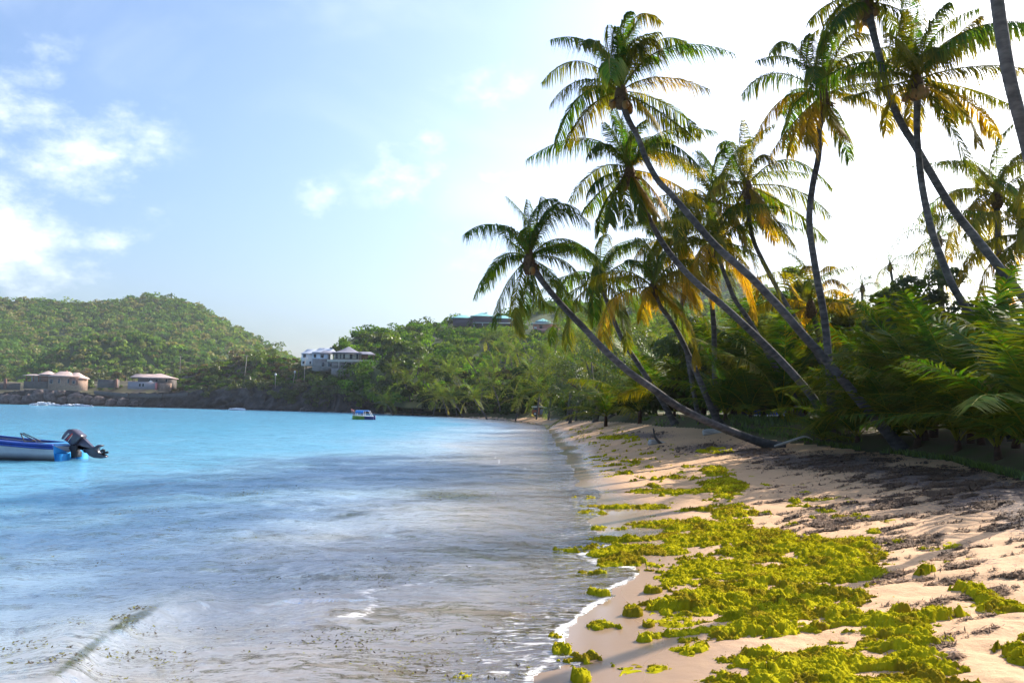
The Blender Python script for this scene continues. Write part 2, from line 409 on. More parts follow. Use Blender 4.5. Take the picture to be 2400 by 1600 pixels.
    m3 = n.new('ShaderNodeMixShader'); l.new(fm.outputs[0], m3.inputs[0]); l.new(mx.outputs[0], m3.inputs[1]); l.new(fo.outputs[0], m3.inputs[2])
    l.new(m3.outputs[0], out.inputs['Surface'])
    return m


# ---------------------------------------------------------------- shore line and ground height
SHORE_PX = [(1160, 1600), (1240, 1520), (1290, 1460), (1345, 1410), (1352, 1360), (1345, 1310), (1365, 1255), (1385, 1210), (1350, 1150), (1318, 1100),
            (1300, 1055), (1285, 1018), (1272, 997), (1180, 984), (1050, 975), (950, 971), (880, 968), (600, 960.5), (300, 953), (0, 946.5), (-300, 940.5)]
shore = [(-14, -24), (-8, -9), (-4.2, -1), (-1.6, 3.6)] + [tuple(atz(x, y, 0)[:2]) for x, y in SHORE_PX]
shore = np.array(shore)


def sdist(x, y, poly):
    """signed distance to an open polyline; positive on its right side"""
    best = np.full(x.shape, 1e18); sg = np.zeros(x.shape)
    for (ax, ay), (bx, by) in zip(poly[:-1], poly[1:]):
        dx, dy = bx - ax, by - ay; t = np.clip(((x - ax) * dx + (y - ay) * dy) / (dx * dx + dy * dy), 0, 1)
        ex, ey = x - ax - t * dx, y - ay - t * dy; q = ex * ex + ey * ey
        cr = ex * dy - ey * dx
        m_ = q < best - 1e-12; best = np.where(m_, q, best); sg = np.where(m_, np.sign(cr), sg)
    return np.sqrt(best) * sg


ZD = ([-200, -60, -20, -8, -3, 0, 3, 8, 13, 20, 30, 60, 200, 600], [-9, -4, -1.9, -.8, -.28, 0, .26, .8, 1.1, 1.3, 1.45, 1.55, 1.7, 2])


def ground0(x, y):
    x = np.asarray(x, float); y = np.asarray(y, float)
    d = sdist(x, y, shore)
    z = np.interp(d, *ZD)
    k = 1 + 1.3 * sstep(28, 48, y) * sstep(0, 3, d) * (1 - sstep(150, 260, y))
    z = np.where(z > 0, np.minimum(z * k, np.maximum(z, 1.65)), z)
    return z, d


def hit0(px, py, fn):
    d = px_dir(px, py); t = 3.0
    ts = np.geomspace(3, 500, 1500); pts = CAM + d * ts[:, None]
    g = fn(pts[:, 0], pts[:, 1])
    below = np.where(pts[:, 2] < g)[0]
    t = ts[below[0]] if len(below) else ts[-1]
    return CAM + d * t


VEG_PX = [(2750, 1240), (2560, 1180), (2400, 1122), (2240, 1082), (2100, 1062), (1950, 1046), (1830, 1030), (1700, 1012), (1560, 999), (1480, 989), (1340, 984), (1260, 976), (1150, 974.5), (1000, 969.5), (905, 966)]
veg = np.array([(14, -14), (11.5, 0)] + [tuple(hit0(x, y, lambda a, b: ground0(a, b)[0])[:2]) for x, y in VEG_PX])


def ground(x, y):
    z, d = ground0(x, y); vd = sdist(np.asarray(x, float), np.asarray(y, float), veg)
    z = z + .35 * sstep(0, 1.2, vd) + .004 * np.clip(vd, 0, 40)
    return z


def hit(px, py): return hit0(px, py, ground)


# ---------------------------------------------------------------- polar grids round the camera (fine near, coarse far)
def polar(a0, a1, na, rs):
    an = np.linspace(a0, a1, na); A, RR = np.meshgrid(an, rs)
    return np.sin(A) * RR, np.cos(A) * RR


def gridquads(nr, nc, mask=None):
    i = np.arange(nr - 1)[:, None] * nc; j = np.arange(nc - 1)[None]
    q = np.stack([i + j, i + j + 1, i + nc + j + 1, i + nc + j], -1)
    if mask is not None:
        mm = mask[:-1, :-1] & mask[1:, :-1] & mask[:-1, 1:] & mask[1:, 1:] if mask.shape == (nr, nc) else mask
        return q[mm]
    return q.reshape(-1, 4)


def compact(v, q, *arrs):
    used = np.unique(q); mp = np.full(len(v), -1); mp[used] = np.arange(len(used))
    return (v[used], mp[q]) + tuple(a[used] for a in arrs)


# colour fields measured as ellipses on the photograph (overview pixels), read back on the ground
def ellip(px, py, E):
    f = np.full(px.shape, -1.0)
    for (cx, cy, rx, ry, *r) in E:
        wgt = r[0] if r else 1.0; an = R(r[1]) if len(r) > 1 else 0
        dx, dy = px - cx * 1.0204, py - cy * 1.0204
        u = (dx * math.cos(an) + dy * math.sin(an)) / (rx * 1.0204); v = (-dx * math.sin(an) + dy * math.cos(an)) / (ry * 1.0204)
        f = np.maximum(f, wgt * (1 - np.sqrt(u * u + v * v)))
    return f


GREEN = [(1930, 1545, 300, 62), (2020, 1475, 150, 50), (1700, 1560, 170, 22, .7), (1760, 1400, 250, 62), (1800, 1300, 240, 60), (1900, 1270, 130, 30), (1700, 1340, 170, 60),
         (1640, 1235, 140, 34), (1480, 1265, 120, 12, .7), (1540, 1205, 110, 13, .7), (1690, 1180, 70, 26, .8), (1665, 1120, 65, 28, .7), (1640, 1080, 40, 14, .5), (1590, 1425, 90, 20, .8), (1620, 1460, 110, 18, .7),
         (1395, 1275, 60, 10, .8), (1400, 1295, 50, 12, .8), (1430, 1290, 60, 12, .7), (1330, 1515, 70, 16, .8), (1290, 1498, 30, 14, .7), (1385, 1440, 60, 12, .7), (1300, 1268, 40, 6, .7), (1375, 1365, 34, 7, .7),
         (1500, 1358, 30, 6, .6), (1455, 1412, 30, 8, .7), (1335, 1560, 30, 12, .7), (1410, 1535, 40, 9, .7), (1275, 1462, 24, 7, .7), (1055, 1560, 40, 8, .7), (1480, 1470, 22, 7, .6), (1450, 1165, 90, 6, .5), (1500, 1130, 100, 5, .45),
         (1400, 1215, 60, 5, .5), (1420, 1005, 60, 6, .5), (1760, 1500, 90, 14, .5), (1490, 1435, 20, 8, .6), (2080, 1430, 70, 9, .7), (2060, 1405, 40, 6, .5), (1340, 1145, 40, 5, .5), (1360, 1180, 50, 5, .5), (1640, 1035, 60, 8, .35),
         (1440, 1240, 80, 6, .55), (1360, 1320, 40, 5, .5)]
GREEN = [(a[0], a[1], a[2] * .78, a[3] * .8, 1.2) if len(a) > 4 and a[2] <= 75 else a for a in GREEN]
BROWN = [(1760, 1045, 150, 22, 1.3, 6), (1950, 1068, 190, 22, 1.4, 8), (2150, 1095, 190, 26, 1.4, 9), (2320, 1128, 150, 34, 1.4, 10), (2352, 1185, 110, 40, 1.2), (2300, 1150, 300, 60, 1.0), (2150, 1100, 300, 42, 1.1), (1900, 1060, 260, 34, 1.1), (1650, 1030, 180, 24, 1.0), (1480, 1000, 130, 16, .9), (2352, 1200, 160, 60, .8), (2020, 1160, 260, 50, .62), (1850, 1130, 160, 40, .5),
         (2050, 1230, 240, 50, .5), (2200, 1250, 200, 40, .48), (2180, 1500, 60, 28, .85), (2260, 1290, 160, 40, .45), (2080, 1330, 130, 24, .5), (2150, 1380, 120, 20, .45), (2350, 1300, 200, 60, .4), (1900, 1200, 200, 50, .4), (2300, 1420, 200, 40, .35)]


def build_ground():
    rs = np.concatenate([np.linspace(1.0, 3.4, 8), 1 / np.linspace(1 / 3.5, 1 / 40, 480), np.geomspace(40.5, 160, 200), np.geomspace(163, 620, 50)])
    X, Y = polar(R(-75), R(75), 720, rs)
    z, d = ground0(X, Y); vd = sdist(X, Y, veg)
    zg = z + .35 * sstep(0, 1.2, vd) + .004 * np.clip(vd, 0, 40)
    dry = sstep(.7, 3.0, d)
    near = 1 - sstep(25, 60, np.hypot(X, Y))
    zg = zg + dry * ((fbm(X * .5, Y * .5, 3, 5) - .5) * .10 + near * ((fbm(X * 2.2, Y * 2.8, 4, 11) - .5) * .085 + (fbm(X * 8, Y * 9, 3, 21) - .5) * .018)) + (1 - dry) * (fbm(X * .4, Y * .25, 2, 9) - .5) * .05 * (d > -3)
    pts = np.stack([X, Y, zg], -1).reshape(-1, 3)
    px, py, dz = proj(pts); px = px.reshape(X.shape); py = py.reshape(X.shape)
    wetk = 1 - .75 * sstep(-.2, -4.5, d + (fbm(X * .4, Y * .2, 3, 35) - .5) * 2)
    br = np.clip(ellip(px, py, BROWN) * 1.3, 0, 1) * (dz.reshape(X.shape) > 0)
    wet = (1 - sstep(.5, 2.6, d + (fbm(X * .6, Y * .3, 3, 33) - .5) * 1.6 + .02 * 0)) * 1.0
    c = np.stack([wet * wetk, br, np.zeros_like(br)], -1).reshape(-1, 3)
    nr, nc = X.shape
    q = gridquads(nr, nc)
    far = (vd > 0).ravel()
    fq = far[q].any(1)
    mb = MB(); v_, q_, c_ = compact(pts - np.array([0, 0, .012]) * far[:, None], q[~far[q].all(1)], c); mb.add(v_, q_, c=c_)
    mb.obj('beach', mat_sand(), smooth=True, kind='structure')
    gm = mat('grass_ground', (.07, .085, .02), .95, color2=(.10, .07, .035), scale=.8, bump=.6, bscale=12)
    mb = MB(); v_, q_ = compact(pts, q[fq]); mb.add(v_, q_); mb.obj('grassy_ground', gm, smooth=True, kind='structure')
    # deep sea bed / base sheet reaching the horizon
    mb = MB(); mb.add([(-1650, -60, -9.5), (1650, -60, -9.5), (1650, 1650, -9.5), (-1650, 1650, -9.5)], [(0, 1, 2, 3)])
    mb.obj('seabed', mat('seabed_sand', (.2, .3, .3), .9, var=.2, scale=.01), kind='structure')


build_ground()

# ---------------------------------------------------------------- sea
CREST = np.array([atz(*OV(u, v), .1)[:2] for u, v in [(60, 1600), (130, 1530), (230, 1455), (330, 1400), (480, 1372), (640, 1368)]])
WEEDW = [(1050, 1140, 210, 26, 1.0, 3), (800, 1183, 100, 14, 1.0, -8), (400, 1215, 110, 8, .7, -4), (560, 1135, 160, 12, .55, -8), (300, 1425, 130, 20, 1.25, -28), (190, 1500, 150, 18, 1.25, -38), (400, 1360, 70, 14, .6, -25),  # the strongest patches also darken the seaward face of the small wave
         (640, 1225, 110, 8, .6, -8), (200, 1170, 250, 20, .4), (150, 1290, 200, 24, .4, -5), (900, 1230, 200, 12, .5), (1000, 1300, 160, 12, .3), (530, 1300, 120, 12, .5, -12), (120, 1540, 180, 30, .55, -20), (1180, 1090, 120, 14, .5)]


def sea_height(X, Y, d):
    r = np.hypot(X, Y); fade = 1 - sstep(60, 160, r); shal = sstep(0.0, 5, -d)
    a = R(28); U = X * math.cos(a) + Y * math.sin(a); V = -X * math.sin(a) + Y * math.cos(a)
    z = ((fbm(U * .9, V * .28, 4, 41) - .5) * .12 * fade + (fbm(U * .35, V * .1, 3, 45) - .5) * .12 * fade) * (.12 + .88 * shal)
    z += (fbm(U * 3.0, V * 1.1, 3, 51) - .5) * .07 * (1 - sstep(18, 40, r)) * (.25 + .75 * shal)
    # small wave about to break: steep towards the beach
    cd_ = sdist(X, Y, CREST); along = sstep(CREST[-1][1] + 2.5, CREST[-1][1] - 3.5, Y)
    cd_ = cd_ + (fbm(X * 1.2, Y * 1.2, 3, 77) - .5) * .35
    prof = np.where(cd_ < 0, np.exp(-(cd_ / .75) ** 2), np.exp(-(cd_ / .20) ** 2))
    z += .16 * prof * along
    cd2 = sdist(X, Y, CREST + np.array([1.9, .3])); z += .05 * np.exp(-(cd2 / .5) ** 2) * along
    return z, cd_, along


def build_sea():
    rs = np.concatenate([np.linspace(1.0, 3.4, 8), 1 / np.linspace(1 / 3.5, 1 / 40, 460), np.geomspace(40.5, 160, 170), np.geomspace(163, 1500, 80)])
    X, Y = polar(R(-85), R(80), 620, rs)
    z0, d = ground0(X, Y)
    z, cdd, along = sea_height(X, Y, d)
    edge = d + (fbm(X * .5, Y * .35, 3, 91) - .5) * 1.4 * sstep(80, 10, np.hypot(X, Y)) + (fbm(X * 3, Y * 2, 3, 93) - .5) * .35 * sstep(40, 10, np.hypot(X, Y))
    run = .035 + .0 * d
    zz = np.where(edge < .45, np.maximum(z, z0 + run * sstep(.45, -.1, edge)), z0 - .15)
    zz = np.where(d < -2.5, z, zz)
    pts = np.stack([X, Y, zz], -1).reshape(-1, 3)
    px, py, dz = proj(pts); px = px.reshape(X.shape); py = py.reshape(X.shape)
    dep = np.clip(np.interp(-d + (fbm(X * .3, Y * .12, 3, 171) - .5) * 3.0 * sstep(0, 3, -d), [0, 1.5, 5, 12, 30, 80], [0, .06, .16, .38, .72, 1.0]), 0, 1)
    r = np.hypot(X, Y)
    w1 = (1 - sstep(22, 45, r)) * (1 - sstep(.0, .20, np.abs(edge - .36)))
    ex = 1 - sstep(0, .22, np.abs(d + 2.2 + (fbm(X * .4, Y * .4, 2, 101) - .5) * 3)); ex = ex * sstep(.42, .62, fbm(X * .3, Y * .22, 2, 103)) * (r > 9)
    e3 = (1 - sstep(0, .18, np.abs(d + 1.0 + (fbm(X * .5, Y * .3, 2, 111) - .5) * 1.2))) * sstep(.45, .6, fbm(X * .4, Y * .3, 2, 113))
    cr = (np.abs(cdd - .05) < .10) * along * .22 * sstep(.4, .6, fbm(X * 2, Y * 2, 2, 121))
    foam = np.clip(np.maximum.reduce([w1 * (.38 + .42 * fbm(X * 2.2, Y * 2.2, 3, 161)), ex * .50, cr, (.36 * sstep(-4.5, -.3, d) + .06 * sstep(-.9, 0, d)) * (r < 34) + .10 * (fbm(X * .7, Y * .5, 3, 141) - .5)]), 0, 1)
    foam = np.maximum(foam, (.30 + .12 * fbm(X * .35, Y * .2, 3, 151)) * sstep(-7, -.5, d) * sstep(14, 30, r))  # foam film further out also paints the bright sky reflection near shore
    weed = np.clip(ellip(px, py, WEEDW), 0, 1) * .9 * (dz.reshape(X.shape) > 0)
    c = np.stack([dep, foam, weed], -1).reshape(-1, 3)
    q = gridquads(*X.shape); keep = (edge < .45).ravel()[q].any(1); v_, q_, c_ = compact(pts, q[keep], c)
    mb = MB(); mb.add(v_, q_, c=c_); mb.obj('sea', mat_water(), smooth=True, kind='structure')


build_sea()


# ---------------------------------------------------------------- seaweed heaps and dried wrack (uncountable: stuff)
def build_weed():
    pyr = np.linspace(990, 1640, 900); 
    rs = np.array([2.0 / ((p - 958) / FPX + 1e-6) for p in pyr]); rs = rs[(rs > 3.6) & (rs < 80)][::-1]
    X, Y = polar(R(-6), R(35), 1150, rs)
    z0, d = ground0(X, Y); base = z0 + .0
    dry = sstep(.7, 3.0, d); near = 1 - sstep(25, 60, np.hypot(X, Y))
    base = z0 + dry * ((fbm(X * .5, Y * .5, 3, 5) - .5) * .10 + near * ((fbm(X * 2.2, Y * 2.8, 4, 11) - .5) * .085))
    pts = np.stack([X, Y, base], -1).reshape(-1, 3); px, py, _ = proj(pts); px = px.reshape(X.shape); py = py.reshape(X.shape)
    r = np.hypot(X, Y)
    # green
    g = ellip(px, py, GREEN)
    n1 = fbm(X * 1.6, Y * 1.6, 4, 201); n2 = billow(X * 3.2, Y * 5, 5, 205, .6)
    f = np.clip(g * 2.6, -1.2, .5) - .47 + (n1 - .5) * 2.0 + (n2 - .5) * 1.9
    f = f + (domes(X, Y, .10, 661) - .45) * .6
    sc = sstep(.64, .76, fbm(X * 2.4, Y * 2.0, 4, 215)) * sstep(1.0, 2.5, d) * (1 - sstep(3.8, 5.5, d)) * 1.1 * (domes(X, Y, .09, 671) > .5)
    f = np.maximum(f, sc)
    h = np.clip(f * 1.1, 0, 1) ** .75
    Xw = X + .03 * fbm(X * 14, Y * 14, 2, 641); Yw = Y + .03 * fbm(X * 14, Y * 14, 2, 651)
    hump = .5 + .7 * fbm(X * 1.1, Y * 1.4, 3, 221)
    fine = billow(X * 17, Y * 19, 4, 231, .6)
    hh = np.maximum(h * (.004 + hump * (.095 * domes(Xw * .85, Yw, .15, 601) * (.35 + .65 * domes(X, Y, .4, 611)) + .055 * domes(Xw, Yw, .06, 621)) + .016 * domes(X, Y, .022, 631) * (r < 11)), 0)
    zz = base + np.where(f > 0, hh, -.05)
    tone = (.45 + .95 * fbm(X * 6, Y * 6, 4, 241)) * (.75 + .4 * fine)
    c = np.stack([.41 * tone, .365 * tone, .012 * tone], -1)
    pale = fbm(X * 3.5, Y * 4, 4, 251)[..., None]; c = c * (1 - .62 * sstep(.50, .66, pale)) + np.array([.19, .115, .015]) * .62 * sstep(.50, .66, pale)
    wg = leafmat('green_seaweed', trans=.12, tgain=(1.3, 1.2, .5), gloss=.0, rough=.6)
    q = gridquads(*X.shape); keep = (f > -.02).ravel()[q].any(1)
    v_, q_, c_ = compact(np.stack([X, Y, zz], -1).reshape(-1, 3), q[keep], c.reshape(-1, 3))
    mb = MB(); mb.add(v_, q_, c=c_)
    # fuzzy tufts on top
    idx = np.where((f > .05).ravel())[0]; n = 60000
    area = (r ** 3).ravel()[idx]; pr = np.minimum(area, 3000); idx = rng.choice(idx, n, p=pr / pr.sum())
    ctr = np.stack([X, Y, zz], -1).reshape(-1, 3)[idx] + np.abs(rng.normal(0, .009, (n, 3))) * rng.choice([-1, 1, 1], (n, 3)); s_ = rng.uniform(.004, .010, n) * (1 + np.hypot(ctr[:, 0], ctr[:, 1]) / 18)
    a = rng.normal(size=(n, 3)); a /= np.linalg.norm(a, axis=1)[:, None]; b = np.cross(a, rng.normal(size=(n, 3))); b /= np.linalg.norm(b, axis=1)[:, None]
    v = np.stack([ctr - a * s_[:, None], ctr + b * s_[:, None] * .6, ctr + a * s_[:, None], ctr - b * s_[:, None] * .6], 1)
    t = rng.uniform(.6, 1.5, (n, 1)); cc = np.repeat((c.reshape(-1, 3)[idx] * t), 4, axis=0)
    mb.add(v.reshape(-1, 3), np.arange(4 * n).reshape(-1, 4), c=cc)
    mb.obj('green_seaweed', wg, smooth=True, kind='stuff', label='bright yellow-green seaweed heaped along the sand', category='seaweed')
    # dried brown wrack
    bq = ellip(px, py, BROWN)
    a_ = R(-20); U = X * math.cos(a_) - Y * math.sin(a_); V = X * math.sin(a_) + Y * math.cos(a_)
    n1 = fbm(U * 1.5, V * 4.6, 6, 301, .68)
    f = np.clip(bq * 1.5, -1, .75) + (n1 - .5) * 4.4 - .70
    f = np.where(f > np.where(g > .15, .4, 0), f, -1); f = np.where(d > 2.0, f, -1)
    h = np.clip(f, 0, 1) ** .8; fine = billow(U * 8, V * 14, 4, 311)
    zz = base + np.where(f > 0, h * (.008 + .055 * fine) + .003, -.05)
    tone = (.4 + .9 * fine)[..., None] * (.6 + .8 * fbm(X * 3, Y * 3, 3, 313))[..., None]
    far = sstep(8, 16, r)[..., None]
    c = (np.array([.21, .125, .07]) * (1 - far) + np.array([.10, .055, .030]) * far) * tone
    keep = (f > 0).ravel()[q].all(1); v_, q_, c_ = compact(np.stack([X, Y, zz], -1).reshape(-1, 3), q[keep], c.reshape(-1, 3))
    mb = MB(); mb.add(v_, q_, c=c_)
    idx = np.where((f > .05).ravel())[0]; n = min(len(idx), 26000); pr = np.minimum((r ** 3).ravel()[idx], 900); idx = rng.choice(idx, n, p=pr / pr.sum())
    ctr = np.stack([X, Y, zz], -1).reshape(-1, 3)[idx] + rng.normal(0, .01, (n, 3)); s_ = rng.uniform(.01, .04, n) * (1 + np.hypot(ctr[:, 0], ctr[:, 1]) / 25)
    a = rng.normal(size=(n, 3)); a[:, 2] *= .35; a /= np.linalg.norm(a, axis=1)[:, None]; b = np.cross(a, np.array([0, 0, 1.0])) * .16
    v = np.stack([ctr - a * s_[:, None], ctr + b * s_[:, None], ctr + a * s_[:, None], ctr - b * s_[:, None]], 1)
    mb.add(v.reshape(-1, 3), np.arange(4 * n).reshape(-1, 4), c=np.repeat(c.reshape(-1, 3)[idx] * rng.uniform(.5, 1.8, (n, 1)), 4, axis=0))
    mb.obj('dried_seaweed', mat('dried_weed', (1, 1, 1), .9, usecol=True), smooth=True, kind='stuff', label='dark brown dried seaweed strewn over the upper beach', category='seaweed')
    # bits of weed floating in the shallows
    pts_ = []
    n = 0
    while n < 2600:
        u = rng.uniform(0, 2400, 40000); v = rng.uniform(1050, 1600, 40000)
        e = ellip(u, v, WEEDW + [(300, 1500, 400, 90, .35), (900, 1480, 400, 90, .30), (1150, 1400, 200, 160, .22), (800, 1330, 500, 60, .28), (1200, 1560, 200, 40, .4)])
        streak = fbm(u * .012, v * .06, 4, 401)
        k = (e > 0) & (rng.uniform(size=u.shape) < e * 1.0) & (streak > .57)
        u, v = u[k], v[k]
        dd = cF[None] + cR[None] * ((u - 1200) / FPX)[:, None] + cU[None] * ((800 - v) / FPX)[:, None]
        p = CAM + dd * ((.0 - CAMZ) / dd[:, 2])[:, None]
        g0, d_ = ground0(p[:, 0], p[:, 1]); ok = d_ < .4; p = p[ok]
        z_, _, _ = sea_height(p[:, 0], p[:, 1], d_[ok]); p[:, 2] = np.maximum(z_, g0[ok] + .03) + .006
        pts_.append(p); n += len(p)
    p = np.concatenate(pts_); n = len(p); sz = rng.uniform(.004, .016, n) * (1 + np.hypot(p[:, 0], p[:, 1]) / 14)
    a = rng.normal(size=(n, 3)); a[:, 2] *= .2; a /= np.linalg.norm(a, axis=1)[:, None]; b = np.cross(a, np.array([0, 0, 1.0])) * .5
    v = np.stack([p - a * sz[:, None], p + b * sz[:, None], p + a * sz[:, None] + np.array([0, 0, .004]), p - b * sz[:, None]], 1)
    cc = np.where(rng.uniform(size=(n, 1)) < .45, np.array([[.14, .14, .02]]), np.array([[.06, .045, .03]])) * rng.uniform(.5, 1.5, (n, 1))
    mb = MB(); mb.add(v.reshape(-1, 3), np.arange(4 * n).reshape(-1, 4), c=np.repeat(cc, 4, axis=0))
    mb.obj('floating_seaweed', wg, kind='stuff', label='loose green and brown weed bits floating in the shallows', category='seaweed')


build_weed()


# ---------------------------------------------------------------- hills
def loft(rows, x0, x1, nx, nsub, namp, nsc, seed):
    xs = np.linspace(x0, x1, nx); R_ = []
    for row in rows:
        a = np.array(row, float); R_.append((np.interp(xs, a[:, 0], a[:, 1]), np.interp(xs, a[:, 0], a[:, 2])))
    G = []
    for k in range(len(R_) - 1):
        for s in range(nsub):
            t = s / nsub; y = R_[k][0] * (1 - t) + R_[k + 1][0] * t; D = R_[k][1] * (1 - t) + R_[k + 1][1] * t
            G.append((y, D))
    G.append(R_[-1])
    V = []
    for y, D in G:
        d = cF[None] + cR[None] * ((xs - 1200) / FPX)[:, None] + cU[None] * ((800 - y) / FPX)[:, None]
        V.append(CAM + d * D[:, None])
    V = np.array(V)
    nz = fbm(V[..., 0] * nsc, V[..., 1] * nsc, 4, seed) - .5
    wgt = np.ones(V.shape[:2]); wgt[0] = 0; wgt[1] = .3
    V[..., 2] += nz * namp * wgt
    return V


def loft_obj(name, V, mat_, drop=True, **tags):
    nr, nc = V.shape[:2]
    mb = MB(); mb.add(V.reshape(-1, 3), gridquads(nr, nc)); return mb.obj(name, mat_, smooth=True, **tags)


def sample(V, n, rlo, rhi, skip=0):
    """random points on a loft, spread by the area they cover in the picture"""
    nr, nc = V.shape[:2]; cen = .25 * (V[:-1, :-1] + V[1:, :-1] + V[:-1, 1:] + V[1:, 1:])
    e1 = V[:-1, 1:] - V[:-1, :-1]; e2 = V[1:, :-1] - V[:-1, :-1]; ar = np.linalg.norm(np.cross(e1, e2), axis=-1)
    a = np.abs(e1[..., 0] * e2[..., 2]) + .25 * ar
    a[:int(rlo * (nr - 1))] = 0; a[int(rhi * (nr - 1)):] = 0
    p = a.ravel() / a.sum(); id_ = rng.choice(len(p), n, p=p); i, j = np.unravel_index(id_, a.shape)
    u, v = rng.uniform(size=n)[:, None], rng.uniform(size=n)[:, None]
    return (V[i, j] * (1 - u) + V[i, j + 1] * u) * (1 - v) + (V[i + 1, j] * (1 - u) + V[i + 1, j + 1] * u) * v


def crowns(mb, pts, rad, K, leaf, base, var=.3, flat=.75, aniso=None):
    """leafy crowns: K leaf clumps over the shell and inside of each crown"""
    n = len(pts); rad = np.broadcast_to(rad, (n,))
    d = rng.normal(size=(n, K, 3)); d /= np.linalg.norm(d, axis=2)[..., None]
    d[..., 2] = np.where(d[..., 2] < -.3, -d[..., 2], d[..., 2])
    # lobes
    lob = rng.normal(size=(n, 6, 3)); lob /= np.linalg.norm(lob, axis=2)[..., None]; lob[..., 2] = np.abs(lob[..., 2])
    dt = np.einsum('nkc,nlc->nkl', d, lob).max(-1)
    rr = (.55 + .45 * dt ** 2 * (dt > 0)) * rng.uniform(.72, 1.04, (n, K))
    pos = pts[:, None] + d * (rr * rad[:, None])[..., None] * np.array([1, 1, flat])
    pos[..., 2] += rad[:, None] * .25
    nrm = d + rng.normal(0, .55, d.shape); nrm /= np.linalg.norm(nrm, axis=2)[..., None]
    t1 = np.cross(nrm, rng.normal(size=d.shape)); t1 /= np.linalg.norm(t1, axis=2)[..., None]; t2 = np.cross(nrm, t1)
    s = leaf * rng.uniform(.55, 1.25, (n, K, 1))
    if np.ndim(leaf): s = np.asarray(leaf)[:, None, None] * rng.uniform(.55, 1.25, (n, K, 1))
    v = np.stack([pos - t1 * s, pos - t2 * s * .7, pos + t1 * s, pos + t2 * s * .7], 2).reshape(-1, 3)
    base = np.asarray(base, float)
    cb = base[rng.integers(0, len(base), n)] * rng.uniform(1 - var, 1 + var, (n, 1))
    cc = np.repeat(cb[:, None], K, 1) * rng.uniform(.7, 1.3, (n, K, 1))
    mb.add(v, np.arange(4 * n * K).reshape(-1, 4), c=np.repeat(cc.reshape(-1, 3), 4, axis=0))


GREENS_FAR = [(.11, .20, .035), (.08, .165, .035), (.15, .22, .05), (.09, .14, .035), (.19, .19, .08)]
GREENS_MID = [(.08, .18, .012), (.12, .23, .012), (.05, .12, .015), (.13, .20, .025), (.07, .11, .025)]
M_soil = mat('hill_soil', (.035, .06, .012), .95, color2=(.045, .06, .018), scale=.03)


